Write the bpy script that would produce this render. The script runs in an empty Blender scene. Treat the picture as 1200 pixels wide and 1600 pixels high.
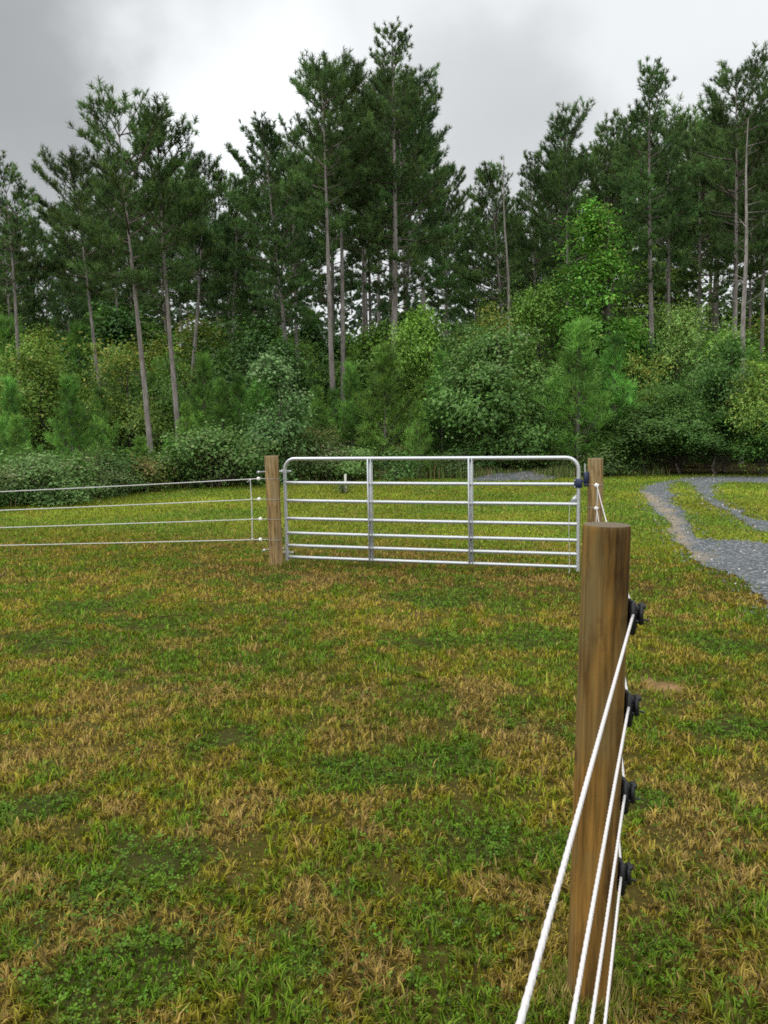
import bpy, math, random
import numpy as np
from math import radians, cos, sin, pi

random.seed(7)
sc = bpy.context.scene
COL = sc.collection

# ------------------------------------------------------------------ camera
CAM_H, CAM_F = 1.70, 1300.0            # eye height (m), focal length in photograph pixels (1600 high)
CAM_PITCH, CAM_ROLL = 6.0, -1.0
cd = bpy.data.cameras.new('camera')
cam = bpy.data.objects.new('camera', cd); COL.objects.link(cam)
cd.sensor_fit = 'VERTICAL'; cd.sensor_height = 36.0; cd.lens = 36.0 * CAM_F / 1600.0
cd.clip_start = 0.05; cd.clip_end = 3000
a_, b_ = radians(90 - CAM_PITCH), radians(CAM_ROLL)
RX = np.array([[1, 0, 0], [0, cos(a_), -sin(a_)], [0, sin(a_), cos(a_)]])
RZ = np.array([[cos(b_), -sin(b_), 0], [sin(b_), cos(b_), 0], [0, 0, 1]])
CR = RX @ RZ
from mathutils import Matrix, Vector
cam.matrix_world = Matrix.Translation((0, 0, CAM_H)) @ Matrix(CR.tolist()).to_4x4()
sc.camera = cam

# ------------------------------------------------------------------ light and exposure
sc.view_settings.view_transform = 'Standard'; sc.view_settings.look = 'None'
sc.view_settings.gamma = 1.0; sc.view_settings.exposure = 0.0
SUN_EL, SUN_AZ = 52.0, -75.0           # azimuth from +Y, clockwise positive: the light comes from the left
world = bpy.data.worlds.new('World'); sc.world = world; world.use_nodes = True


def build_world():
    nt = world.node_tree; N = nt.nodes; L = nt.links; N.clear()
    out = N.new('ShaderNodeOutputWorld'); bg = N.new('ShaderNodeBackground')
    sky = N.new('ShaderNodeTexSky'); sky.sky_type = 'NISHITA'; sky.sun_disc = False
    sky.sun_elevation = radians(SUN_EL); sky.sun_rotation = radians(SUN_AZ)
    tc = N.new('ShaderNodeTexCoord')
    sep = N.new('ShaderNodeSeparateXYZ'); L.new(tc.outputs['Generated'], sep.inputs[0])

    def math_(op, a, b=None, c=None):
        n = N.new('ShaderNodeMath'); n.operation = op
        for i, v in enumerate((a, b, c)):
            if v is None: continue
            if isinstance(v, (int, float)): n.inputs[i].default_value = v
            else: L.new(v, n.inputs[i])
        return n.outputs[0]

    def lobe(px, py, lo):
        d = CR @ np.array([(px - 600) / CAM_F, (800 - py) / CAM_F, -1.0]); d /= np.linalg.norm(d)
        v = N.new('ShaderNodeVectorMath'); v.operation = 'DOT_PRODUCT'
        L.new(wv.outputs[0], v.inputs[0]); v.inputs[1].default_value = d
        m = N.new('ShaderNodeMapRange'); m.interpolation_type = 'SMOOTHSTEP'
        m.inputs['From Min'].default_value = lo; m.inputs['From Max'].default_value = 1.0
        L.new(v.outputs['Value'], m.inputs['Value'])
        return m.outputs[0]
    # stretch the noise towards the horizon as a flat cloud deck does
    nz = N.new('ShaderNodeTexNoise'); nz.inputs['Scale'].default_value = 2.6
    nz.inputs['Detail'].default_value = 5; nz.inputs['Roughness'].default_value = .5
    mp = N.new('ShaderNodeMapping'); mp.inputs['Scale'].default_value = (1, 1, 2.0)
    mp.inputs['Location'].default_value = (3.1, .4, 1.7)
    L.new(tc.outputs['Generated'], mp.inputs[0]); L.new(mp.outputs[0], nz.inputs['Vector'])
    # warped direction so the bright gap and the dark bank have ragged edges
    nz2 = N.new('ShaderNodeTexNoise'); nz2.inputs['Scale'].default_value = 5.0; nz2.inputs['Detail'].default_value = 6
    L.new(tc.outputs['Generated'], nz2.inputs['Vector'])
    wv0 = N.new('ShaderNodeVectorMath'); wv0.operation = 'SUBTRACT'
    L.new(nz2.outputs['Color'], wv0.inputs[0]); wv0.inputs[1].default_value = (.5, .5, .5)
    wv1 = N.new('ShaderNodeVectorMath'); wv1.operation = 'SCALE'; L.new(wv0.outputs[0], wv1.inputs[0]); wv1.inputs['Scale'].default_value = .22
    wv2 = N.new('ShaderNodeVectorMath'); wv2.operation = 'ADD'; L.new(tc.outputs['Generated'], wv2.inputs[0]); L.new(wv1.outputs[0], wv2.inputs[1])
    wv = N.new('ShaderNodeVectorMath'); wv.operation = 'NORMALIZE'; L.new(wv2.outputs[0], wv.inputs[0])
    base = math_('MULTIPLY_ADD', nz.outputs['Fac'], .24, .83)
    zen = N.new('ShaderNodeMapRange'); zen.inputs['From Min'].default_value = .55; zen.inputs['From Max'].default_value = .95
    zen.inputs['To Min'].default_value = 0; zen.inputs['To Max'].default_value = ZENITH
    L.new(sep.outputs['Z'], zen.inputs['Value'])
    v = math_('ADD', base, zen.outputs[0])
    v = math_('MULTIPLY_ADD', lobe(345, 120, .985), .36, v)
    v = math_('MULTIPLY_ADD', lobe(335, 215, .986), .26, v)
    v = math_('MULTIPLY_ADD', lobe(85, 105, .942), -.47, v)
    v = math_('MULTIPLY_ADD', lobe(-350, 60, .93), -.05, v)
    v = math_('MULTIPLY_ADD', lobe(785, 195, .9905), -.25, v)
    rear = N.new('ShaderNodeVectorMath'); rear.operation = 'DOT_PRODUCT'       # unseen brighter sky added behind the camera, lighting the trees from the front
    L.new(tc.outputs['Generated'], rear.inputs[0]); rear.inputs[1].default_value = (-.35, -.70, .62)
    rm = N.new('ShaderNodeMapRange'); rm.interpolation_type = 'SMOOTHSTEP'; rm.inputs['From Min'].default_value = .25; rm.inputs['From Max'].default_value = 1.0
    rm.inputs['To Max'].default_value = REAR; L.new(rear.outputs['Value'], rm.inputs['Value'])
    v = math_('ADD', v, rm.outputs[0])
    v = math_('MAXIMUM', v, .22)
    comb = N.new('ShaderNodeCombineColor')
    L.new(math_('MULTIPLY', v, .972), comb.inputs[0]); L.new(v, comb.inputs[1]); L.new(math_('MULTIPLY', v, 1.012), comb.inputs[2])
    sk = N.new('ShaderNodeVectorMath'); sk.operation = 'SCALE'; sk.inputs['Scale'].default_value = .10
    L.new(sky.outputs[0], sk.inputs[0])
    mx = N.new('ShaderNodeMix'); mx.data_type = 'RGBA'; mx.inputs['Factor'].default_value = .95
    L.new(sk.outputs[0], mx.inputs['A']); L.new(comb.outputs[0], mx.inputs['B'])
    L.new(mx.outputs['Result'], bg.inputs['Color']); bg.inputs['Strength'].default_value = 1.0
    L.new(bg.outputs[0], out.inputs[0])


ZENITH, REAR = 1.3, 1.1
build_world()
sl = bpy.data.lights.new('sun', 'SUN'); sl.energy = 1.3; sl.angle = radians(14); sl.color = (1, .95, .88)
sun = bpy.data.objects.new('sun', sl); COL.objects.link(sun)
el, az = radians(SUN_EL), radians(SUN_AZ)
sdir = Vector((sin(az) * cos(el), cos(az) * cos(el), sin(el)))
sun.rotation_euler = sdir.to_track_quat('Z', 'Y').to_euler(); sun.location = sdir * 60
sc.cycles.max_bounces = 6; sc.cycles.diffuse_bounces = 3; sc.cycles.glossy_bounces = 2
sc.cycles.transmission_bounces = 3; sc.cycles.transparent_max_bounces = 4
sc.cycles.use_denoising = False; sc.cycles.filter_width = 1.75


# ------------------------------------------------------------------ survey helpers: sight lines of the photograph to points on the ground or at a depth
def ray(px, py): return CR @ np.array([(px - 600) / CAM_F, (800 - py) / CAM_F, -1.0])
def atz(px, py, z=0.0):
    d = ray(px, py); return np.array([0, 0, CAM_H]) + d * ((z - CAM_H) / d[2])
def aty(px, py, Y):
    d = ray(px, py); return np.array([0, 0, CAM_H]) + d * (Y / d[1])


# ------------------------------------------------------------------ noise in world metres
def _hash(ix, iy, seed):
    h = (ix.astype(np.int64) * 374761393 + iy.astype(np.int64) * 668265263 + seed * 144665) & 0x7fffffff
    h = ((h ^ (h >> 13)) * 1274126177) & 0x7fffffff
    return ((h ^ (h >> 16)) & 0xffff) / 65535.0
def vnoise(x, y, scale, seed):
    x = np.asarray(x) / scale; y = np.asarray(y) / scale
    ix = np.floor(x); iy = np.floor(y); fx = x - ix; fy = y - iy
    fx = fx * fx * (3 - 2 * fx); fy = fy * fy * (3 - 2 * fy)
    a = _hash(ix, iy, seed); b = _hash(ix + 1, iy, seed); c = _hash(ix, iy + 1, seed); d = _hash(ix + 1, iy + 1, seed)
    return (a * (1 - fx) + b * fx) * (1 - fy) + (c * (1 - fx) + d * fx) * fy
def fbm(x, y, scale, seed, oct=4):
    s = 0; amp = 1; tot = 0
    for i in range(oct):
        s = s + amp * vnoise(x, y, scale / 2 ** i, seed + i * 17); tot += amp; amp *= .55
    return s / tot
def sstep(v, a, b):
    t = np.clip((v - a) / (b - a), 0, 1); return t * t * (3 - 2 * t)
def ground_z(x, y):
    x = np.asarray(x, float); y = np.asarray(y, float)
    r = np.hypot(x, y)
    return (fbm(x, y, 1.1, 91, 3) - .5) * .035 * sstep(r, .5, 2.5) + (fbm(x, y, 14, 92, 2) - .5) * .5 * sstep(r, 45, 120)


# ------------------------------------------------------------------ mesh builder
class MB:
    def __init__(s): s.V = []; s.F = {3: [], 4: []}; s.C = []; s.n = 0
    def add(s, V, F, col=(1, 1, 1)):
        V = np.asarray(V, float).reshape(-1, 3); F = np.asarray(F, np.int64)
        if len(F): s.F[F.shape[1]].append(F + s.n)
        col = np.asarray(col, float)
        s.C.append(np.broadcast_to(col, (len(V), 3)) if col.ndim == 1 else col)
        s.V.append(V); s.n += len(V)
    def mesh(s, name, mat, smooth=False):
        V = np.concatenate(s.V); C = np.concatenate(s.C)
        f3 = np.concatenate(s.F[3]) if s.F[3] else np.zeros((0, 3), np.int64)
        f4 = np.concatenate(s.F[4]) if s.F[4] else np.zeros((0, 4), np.int64)
        me = bpy.data.meshes.new(name)
        me.vertices.add(len(V)); me.vertices.foreach_set('co', V.astype(np.float32).ravel())
        me.loops.add(f3.size + f4.size)
        me.loops.foreach_set('vertex_index', np.concatenate([f3.ravel(), f4.ravel()]).astype(np.int32))
        me.polygons.add(len(f3) + len(f4))
        st = np.concatenate([np.arange(len(f3)) * 3, f3.size + np.arange(len(f4)) * 4])
        me.polygons.foreach_set('loop_start', st.astype(np.int32))
        me.polygons.foreach_set('loop_total', np.concatenate([np.full(len(f3), 3), np.full(len(f4), 4)]).astype(np.int32))
        if smooth: me.polygons.foreach_set('use_smooth', np.ones(len(f3) + len(f4), bool))
        at = me.color_attributes.new('Col', 'FLOAT_COLOR', 'POINT')
        at.data.foreach_set('color', np.concatenate([C, np.ones((len(C), 1))], 1).astype(np.float32).ravel())
        me.update(calc_edges=True); me.validate()
        me.materials.append(mat)
        return me


def obj(name, me, parent=None, loc=None):
    if isinstance(me, tuple): me = me[0].mesh(name, me[1], *me[2:])
    o = bpy.data.objects.new(name, me); COL.objects.link(o)
    if parent is not None: o.parent = parent
    if loc is not None: o.location = loc
    return o
def tag(o, label=None, cat=None, group=None, kind=None):
    for k, v in (('label', label), ('category', cat), ('group', group), ('kind', kind)):
        if v: o[k] = v
    return o
def thing(name, label, cat, loc=(0, 0, 0), group=None):
    o = bpy.data.objects.new(name, None); o.empty_display_size = .2; COL.objects.link(o); o.location = loc
    return tag(o, label, cat, group)


def norm(v): return v / np.maximum(np.linalg.norm(v, axis=-1, keepdims=True), 1e-9)
def frames(T):
    ref = np.where(np.abs(T[:, 2:3]) > .9, np.array([[1., 0, 0]]), np.array([[0, 0, 1.]]))
    a = norm(np.cross(ref, T)); return a, np.cross(T, a)
def tube(mb, pts, rad, sides=8, col=(1, 1, 1), cap=True, lobes=0, twist=0, depth=.0):
    pts = np.asarray(pts, float); k = len(pts); rad = np.broadcast_to(np.asarray(rad, float), (k,))
    T = norm(np.gradient(pts, axis=0))
    ref = np.array([0, 0, 1.]) if abs(T[0][2]) < .9 else np.array([1., 0, 0])
    A = []; a = norm(np.cross(ref, T[0]))
    for t in T:
        a = norm(a - t * np.dot(a, t)); A.append(a)
    A = np.array(A); B = np.cross(T, A)
    th = np.arange(sides) * 2 * pi / sides
    s = np.concatenate([[0], np.cumsum(np.linalg.norm(np.diff(pts, axis=0), axis=1))])
    rr = rad[:, None] * np.ones((1, sides))
    if lobes: rr = rr * (1 - depth + depth * np.abs(np.cos(lobes * .5 * (th[None] + twist * s[:, None]))))
    V = pts[:, None] + rr[..., None] * (np.cos(th)[None, :, None] * A[:, None] + np.sin(th)[None, :, None] * B[:, None])
    V = V.reshape(-1, 3)
    i = np.arange(k - 1)[:, None] * sides; j = np.arange(sides)[None]; j2 = (j + 1) % sides
    F = np.stack([i + j, i + j2, i + sides + j2, i + sides + j], -1).reshape(-1, 4)
    c = np.asarray(col, float)
    if c.ndim == 2: c = np.repeat(c, sides, 0)
    n0 = mb.n; mb.add(V, F, c)
    if cap:
        cc = c if c.ndim == 1 else c[[0]]
        for e, fl in ((0, 1), (k - 1, 0)):
            ring = np.arange(sides) + e * sides
            P = np.concatenate([[pts[e]], V[ring]])
            tri = np.array([[0, 1 + (m + 1) % sides, 1 + m] if fl else [0, 1 + m, 1 + (m + 1) % sides] for m in range(sides)])
            mb.add(P, tri, cc if np.asarray(cc).ndim == 1 else np.broadcast_to(cc[0], (len(P), 3)))
def sticks(mb, P0, P1, r0, r1, col=(1, 1, 1)):
    P0 = np.asarray(P0, float); P1 = np.asarray(P1, float); n = len(P0)
    if n == 0: return
    T = norm(P1 - P0); A, B = frames(T)
    r0 = np.broadcast_to(r0, (n,)); r1 = np.broadcast_to(r1, (n,))
    V = []
    for P, r in ((P0, r0), (P1, r1)):
        for q in range(3):
            V.append(P + r[:, None] * (cos(q * 2 * pi / 3) * A + sin(q * 2 * pi / 3) * B))
    V = np.stack(V, 1).reshape(-1, 3)
    b = np.arange(n)[:, None] * 6
    F = np.concatenate([b + np.array([[q, (q + 1) % 3, 3 + (q + 1) % 3, 3 + q]]) for q in range(3)])
    mb.add(V, F, col)
def box(mb, c, s, col=(1, 1, 1), rot=None, bev=.0):
    sx, sy, sz = np.array(s) / 2; b = min(bev, sx * .9, sy * .9, sz * .9)
    if b > 0:                       # chamfered in plan and at top/bottom
        ring = [(sx, sy - b), (sx - b, sy), (-sx + b, sy), (-sx, sy - b), (-sx, -sy + b), (-sx + b, -sy), (sx - b, -sy), (sx, -sy + b)]
        lv = [(-sz, b), (-sz + b, 0), (sz - b, 0), (sz, b)]
        V = np.array([[x * (1 - i / sx), y * (1 - i / sy), z] for z, i in lv for x, y in ring])
        F = [[l * 8 + m, l * 8 + (m + 1) % 8, l * 8 + 8 + (m + 1) % 8, l * 8 + 8 + m] for l in range(3) for m in range(8)]
        F += [[7, 6, 5, 4], [7, 4, 3, 0], [0, 3, 2, 1]] + [[24 + q for q in f] for f in ([4, 5, 6, 7], [0, 3, 4, 7], [1, 2, 3, 0])]
    else:
        V = np.array([[x, y, z] for z in (-sz, sz) for x, y in ((-sx, -sy), (sx, -sy), (sx, sy), (-sx, sy))])
        F = [[0, 3, 2, 1], [4, 5, 6, 7]] + [[m, (m + 1) % 4, 4 + (m + 1) % 4, 4 + m] for m in range(4)]
    if rot is not None: V = V @ np.asarray(rot).T
    mb.add(V + np.array(c), F, col)
def ball(mb, c, r, seg=12, rings=8, scale=(1, 1, 1), col=(1, 1, 1)):
    V = [[0, 0, -1]]
    for i in range(1, rings):
        ph = -pi / 2 + pi * i / rings
        V += [[cos(ph) * cos(2 * pi * j / seg), cos(ph) * sin(2 * pi * j / seg), sin(ph)] for j in range(seg)]
    V += [[0, 0, 1]]
    V = np.array(V) * r * np.array(scale) + np.array(c)
    f3 = [[0, 1 + (j + 1) % seg, 1 + j] for j in range(seg)]; l = 1 + (rings - 2) * seg
    f3 += [[len(V) - 1, l + j, l + (j + 1) % seg] for j in range(seg)]
    f4 = [[1 + i * seg + j, 1 + i * seg + (j + 1) % seg, 1 + (i + 1) * seg + (j + 1) % seg, 1 + (i + 1) * seg + j] for i in range(rings - 2) for j in range(seg)]
    n0 = mb.n; mb.add(V, f3, col); mb.F[4].append(np.array(f4) + n0)


# ------------------------------------------------------------------ materials
def new_mat(name):
    m = bpy.data.materials.new(name); m.use_nodes = True
    nt = m.node_tree; b = nt.nodes['Principled BSDF']; return m, nt.nodes, nt.links, b
def noise(N, L, vec, scale, detail=4, rough=.55, mapscale=None):
    n = N.new('ShaderNodeTexNoise'); n.inputs['Scale'].default_value = scale
    n.inputs['Detail'].default_value = detail; n.inputs['Roughness'].default_value = rough
    if mapscale:
        mp = N.new('ShaderNodeMapping'); mp.inputs['Scale'].default_value = mapscale
        L.new(vec, mp.inputs[0]); vec = mp.outputs[0]
    L.new(vec, n.inputs['Vector']); return n.outputs['Fac']
def ramp(N, L, fac, stops):
    r = N.new('ShaderNodeValToRGB'); e = r.color_ramp.elements
    while len(e) < len(stops): e.new(.5)
    for x, (p, c) in zip(e, stops): x.position = p; x.color = (*c, 1)
    L.new(fac, r.inputs[0]); return r.outputs[0]
def mix(N, L, f, a, b, mode='MIX'):
    m = N.new('ShaderNodeMix'); m.data_type = 'RGBA'; m.blend_type = mode
    for s, v in (('Factor', f), ('A', a), ('B', b)):
        if isinstance(v, (int, float)): m.inputs[s].default_value = v
        elif isinstance(v, tuple): m.inputs[s].default_value = (*v, 1)
        else: L.new(v, m.inputs[s])
    return m.outputs['Result']
def bump(N, L, b, h, strength, dist):
    n = N.new('ShaderNodeBump'); n.inputs['Strength'].default_value = strength; n.inputs['Distance'].default_value = dist
    L.new(h, n.inputs['Height']); L.new(n.outputs[0], b.inputs['Normal'])


def foliage_mat(name, transl=.3, gloss=.05, vary=.25, rough=.5):
    m = bpy.data.materials.new(name); m.use_nodes = True; N = m.node_tree.nodes; L = m.node_tree.links
    N.clear(); out = N.new('ShaderNodeOutputMaterial')
    at = N.new('ShaderNodeVertexColor'); at.layer_name = 'Col'
    oi = N.new('ShaderNodeObjectInfo')
    hs = N.new('ShaderNodeHueSaturation'); L.new(at.outputs[0], hs.inputs['Color'])
    mr = N.new('ShaderNodeMapRange'); mr.inputs['To Min'].default_value = 1 - vary; mr.inputs['To Max'].default_value = 1 + vary
    L.new(oi.outputs['Random'], mr.inputs['Value']); L.new(mr.outputs[0], hs.inputs['Value'])
    mh = N.new('ShaderNodeMath'); mh.operation = 'MULTIPLY_ADD'; mh.inputs[1].default_value = 7.31
    mh.inputs[2].default_value = 0; L.new(oi.outputs['Random'], mh.inputs[0])
    fr = N.new('ShaderNodeMath'); fr.operation = 'FRACT'; L.new(mh.outputs[0], fr.inputs[0])
    m2 = N.new('ShaderNodeMapRange'); m2.inputs['To Min'].default_value = .485; m2.inputs['To Max'].default_value = .515
    L.new(fr.outputs[0], m2.inputs['Value']); L.new(m2.outputs[0], hs.inputs['Hue'])
    d = N.new('ShaderNodeBsdfDiffuse'); t = N.new('ShaderNodeBsdfTranslucent'); g = N.new('ShaderNodeBsdfGlossy')
    g.inputs['Roughness'].default_value = rough
    for s in (d, t): L.new(hs.outputs[0], s.inputs['Color'])
    m1 = N.new('ShaderNodeMixShader'); m1.inputs[0].default_value = transl; L.new(d.outputs[0], m1.inputs[1]); L.new(t.outputs[0], m1.inputs[2])
    mm = N.new('ShaderNodeMixShader'); mm.inputs[0].default_value = gloss; L.new(m1.outputs[0], mm.inputs[1]); L.new(g.outputs[0], mm.inputs[2])
    L.new(mm.outputs[0], out.inputs[0]); return m


M_needle = foliage_mat('pine_needles', .25, .012, .15)
M_leaf = foliage_mat('broad_leaves', .3, .022, .22, .45)
M_grass = foliage_mat('grass_blades', .3, .012, .0)


def mat_bark(name, c1, c2):
    m, N, L, b = new_mat(name)
    tc = N.new('ShaderNodeTexCoord')
    f = noise(N, L, tc.outputs['Object'], 9, 5, .65, (1, 1, .22))
    f2 = noise(N, L, tc.outputs['Object'], 1.2, 2)
    c = ramp(N, L, f, [(.32, tuple(.45 * x for x in c1)), (.5, c1), (.7, c2)])
    c = mix(N, L, f2, c, mix(N, L, 1.0, c, (.75, .7, .72), 'MULTIPLY'))
    L.new(c, b.inputs['Base Color']); b.inputs['Roughness'].default_value = .9
    bump(N, L, b, f, .8, .03); return m
M_bark = mat_bark('pine_bark', (.205, .182, .16), (.335, .305, .272))
M_twig = mat_bark('twig_bark', (.10, .08, .065), (.17, .14, .12))
M_pale = mat_bark('dead_wood', (.25, .225, .20), (.37, .345, .315))


def mat_post(name, warm, grey, dark, seed):
    m, N, L, b = new_mat(name)
    tc = N.new('ShaderNodeTexCoord')
    mp = N.new('ShaderNodeMapping'); mp.inputs['Location'].default_value = (seed, seed * .7, seed * 1.3)
    L.new(tc.outputs['Object'], mp.inputs[0]); v = mp.outputs[0]
    streak = noise(N, L, v, 34, 5, .6, (1, 1, .075))
    fine = noise(N, L, v, 120, 4, .6, (1, 1, .05))
    big = noise(N, L, v, 6, 4, .6, (1, 1, .35))
    blot = noise(N, L, v, 9, 5, .6, (1, 1, .5))
    c = ramp(N, L, streak, [(.34, dark), (.44, tuple(.66 * w for w in warm)), (.54, warm), (.66, tuple(min(1, 1.4 * w) for w in warm))])
    g = ramp(N, L, big, [(.44, (0, 0, 0)), (.60, (1, 1, 1))])
    c = mix(N, L, g, c, mix(N, L, .72, c, grey))
    k = ramp(N, L, blot, [(.56, (0, 0, 0)), (.68, (1, 1, 1))])
    c = mix(N, L, k, c, mix(N, L, .68, c, dark))
    c = mix(N, L, .4, c, mix(N, L, fine, (.35, .33, .3), (1, 1, 1)), 'MULTIPLY')
    grain = noise(N, L, v, 95, 3, .6, (1, 1, .022))
    c = mix(N, L, .5, c, ramp(N, L, grain, [(.38, (.42, .38, .34)), (.5, (.95, .95, .95)), (.66, (1.2, 1.17, 1.1))]), 'MULTIPLY')
    # long drying checks
    ch = noise(N, L, v, 38, 2, .4, (1, 1, .018))
    ck = ramp(N, L, ch, [(.20, (1, 1, 1)), (.225, (0, 0, 0))])
    c = mix(N, L, ck, c, (.02, .014, .008))
    # knots
    vo = N.new('ShaderNodeTexVoronoi'); vo.inputs['Scale'].default_value = 5.5
    mk = N.new('ShaderNodeMapping'); mk.inputs['Scale'].default_value = (1, 1, .55); L.new(v, mk.inputs[0]); L.new(mk.outputs[0], vo.inputs['Vector'])
    kn = ramp(N, L, vo.outputs['Distance'], [(.06, (1, 1, 1)), (.13, (0, 0, 0))])
    c = mix(N, L, mix(N, L, 1.0, kn, (.75, .75, .75), 'MULTIPLY'), c, (.045, .022, .01))
    L.new(c, b.inputs['Base Color']); b.inputs['Roughness'].default_value = .8; b.inputs['Specular IOR Level'].default_value = .12
    bump(N, L, b, streak, .4, .003); return m
M_post_near = mat_post('treated_post_wood', (.20, .107, .025), (.165, .125, .052), (.055, .028, .009), 1.7)
M_post_far = mat_post('weathered_post_wood', (.31, .205, .088), (.34, .265, .15), (.12, .075, .032), 5.1)
def mat_end():
    m, N, L, b = new_mat('post_end_grain')
    tc = N.new('ShaderNodeTexCoord'); w = N.new('ShaderNodeTexWave'); w.wave_type = 'RINGS'; w.rings_direction = 'Z'
    w.inputs['Scale'].default_value = 28; w.inputs['Distortion'].default_value = 2.5; w.inputs['Detail'].default_value = 2
    L.new(tc.outputs['Object'], w.inputs['Vector'])
    n = noise(N, L, tc.outputs['Object'], 40, 4)
    c = ramp(N, L, w.outputs['Fac'], [(.2, (.06, .042, .022)), (.8, (.15, .108, .06))])
    c = mix(N, L, n, c, (.085, .065, .038)); L.new(c, b.inputs['Base Color']); b.inputs['Roughness'].default_value = .9
    return m
M_end = mat_end()


def mat_galv():
    m, N, L, b = new_mat('galvanised_steel')
    tc = N.new('ShaderNodeTexCoord')
    vo = N.new('ShaderNodeTexVoronoi'); vo.inputs['Scale'].default_value = 60; L.new(tc.outputs['Object'], vo.inputs['Vector'])
    n = noise(N, L, tc.outputs['Object'], 4, 4)
    c = mix(N, L, ramp(N, L, vo.outputs['Distance'], [(0, (0, 0, 0)), (1, (1, 1, 1))]), (.46, .475, .48), (.52, .53, .535))
    c = mix(N, L, ramp(N, L, n, [(.5, (0, 0, 0)), (.75, (.4, .4, .4))]), c, (.52, .53, .53))
    L.new(c, b.inputs['Base Color']); b.inputs['Metallic'].default_value = .65; b.inputs['Roughness'].default_value = .42
    return m
M_galv = mat_galv()
def mat_plain(name, c, rough=.5, metal=0.0, var=.25, scale=30):
    m, N, L, b = new_mat(name); tc = N.new('ShaderNodeTexCoord')
    n = noise(N, L, tc.outputs['Object'], scale, 4)
    L.new(mix(N, L, n, tuple(x * (1 - var) for x in c), tuple(min(1, x * (1 + var)) for x in c)), b.inputs['Base Color'])
    b.inputs['Roughness'].default_value = rough; b.inputs['Metallic'].default_value = metal; return m
M_black = mat_plain('black_plastic', (.004, .004, .005), .5)
M_navy = mat_plain('navy_painted_steel', (.007, .015, .05), .5, 0)
M_white = mat_plain('white_porcelain', (.72, .70, .66), .35, 0, .1)
M_wire = mat_plain('fence_wire', (.42, .41, .39), .45, .6)
def mat_rope():
    m, N, L, b = new_mat('white_polyrope'); tc = N.new('ShaderNodeTexCoord')
    n = noise(N, L, tc.outputs['Object'], 190, 2); n2 = noise(N, L, tc.outputs['Object'], 3, 3)
    c = mix(N, L, n2, (.60, .575, .565), (.47, .445, .43))
    c = mix(N, L, ramp(N, L, n, [(.66, (0, 0, 0)), (.74, (1, 1, 1))]), c, (.30, .27, .25))
    L.new(c, b.inputs['Base Color']); b.inputs['Roughness'].default_value = .6; return m
M_rope = mat_rope()


def mat_ground():
    m, N, L, b = new_mat('turf_soil'); tc = N.new('ShaderNodeTexCoord')
    at = N.new('ShaderNodeVertexColor'); at.layer_name = 'Col'
    n = noise(N, L, tc.outputs['Object'], 22, 6, .7); n2 = noise(N, L, tc.outputs['Object'], 3.2, 4)
    c = mix(N, L, 1.0, at.outputs[0], mix(N, L, n, (.35, .35, .35), (1.6, 1.55, 1.4)), 'MULTIPLY')
    c = mix(N, L, 1.0, c, mix(N, L, n2, (.75, .75, .75), (1.2, 1.2, 1.2)), 'MULTIPLY')
    L.new(c, b.inputs['Base Color']); b.inputs['Roughness'].default_value = .95; b.inputs['Specular IOR Level'].default_value = .1
    bump(N, L, b, n, .6, .03); return m
M_ground = mat_ground()
def mat_gravel():
    m, N, L, b = new_mat('blue_grey_gravel'); tc = N.new('ShaderNodeTexCoord')
    vo = N.new('ShaderNodeTexVoronoi'); vo.inputs['Scale'].default_value = 34; L.new(tc.outputs['Object'], vo.inputs['Vector'])
    n2 = noise(N, L, tc.outputs['Object'], 1.6, 5, .65); n3 = noise(N, L, tc.outputs['Object'], 9, 4)
    sepc = N.new('ShaderNodeSeparateColor'); L.new(vo.outputs['Color'], sepc.inputs[0])
    c = ramp(N, L, sepc.outputs[0], [(0, (.04, .047, .053)), (.5, (.095, .107, .116)), (.85, (.15, .165, .174)), (.97, (.33, .33, .33))])
    c = mix(N, L, 1.0, c, ramp(N, L, vo.outputs['Distance'], [(.0, (1.1, 1.1, 1.1)), (.7, (.55, .55, .55))]), 'MULTIPLY')
    at = N.new('ShaderNodeVertexColor'); at.layer_name = 'Col'
    s2 = N.new('ShaderNodeSeparateColor'); L.new(at.outputs[0], s2.inputs[0])
    clay = ramp(N, L, n3, [(.3, (.17, .13, .088)), (.7, (.27, .21, .145))])
    f = N.new('ShaderNodeMath'); f.operation = 'MULTIPLY_ADD'; L.new(n2, f.inputs[0]); f.inputs[1].default_value = 1.0; f.inputs[2].default_value = -.58
    f2 = N.new('ShaderNodeMath'); f2.operation = 'ADD'; f2.use_clamp = True; L.new(f.outputs[0], f2.inputs[0]); L.new(s2.outputs[0], f2.inputs[1])
    c = mix(N, L, f2.outputs[0], c, clay)
    L.new(c, b.inputs['Base Color']); b.inputs['Roughness'].default_value = .9
    bump(N, L, b, vo.outputs['Distance'], .8, .02); return m
M_gravel = mat_gravel()
M_stone = foliage_mat('loose_stones', .0, .04, .0)

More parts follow.
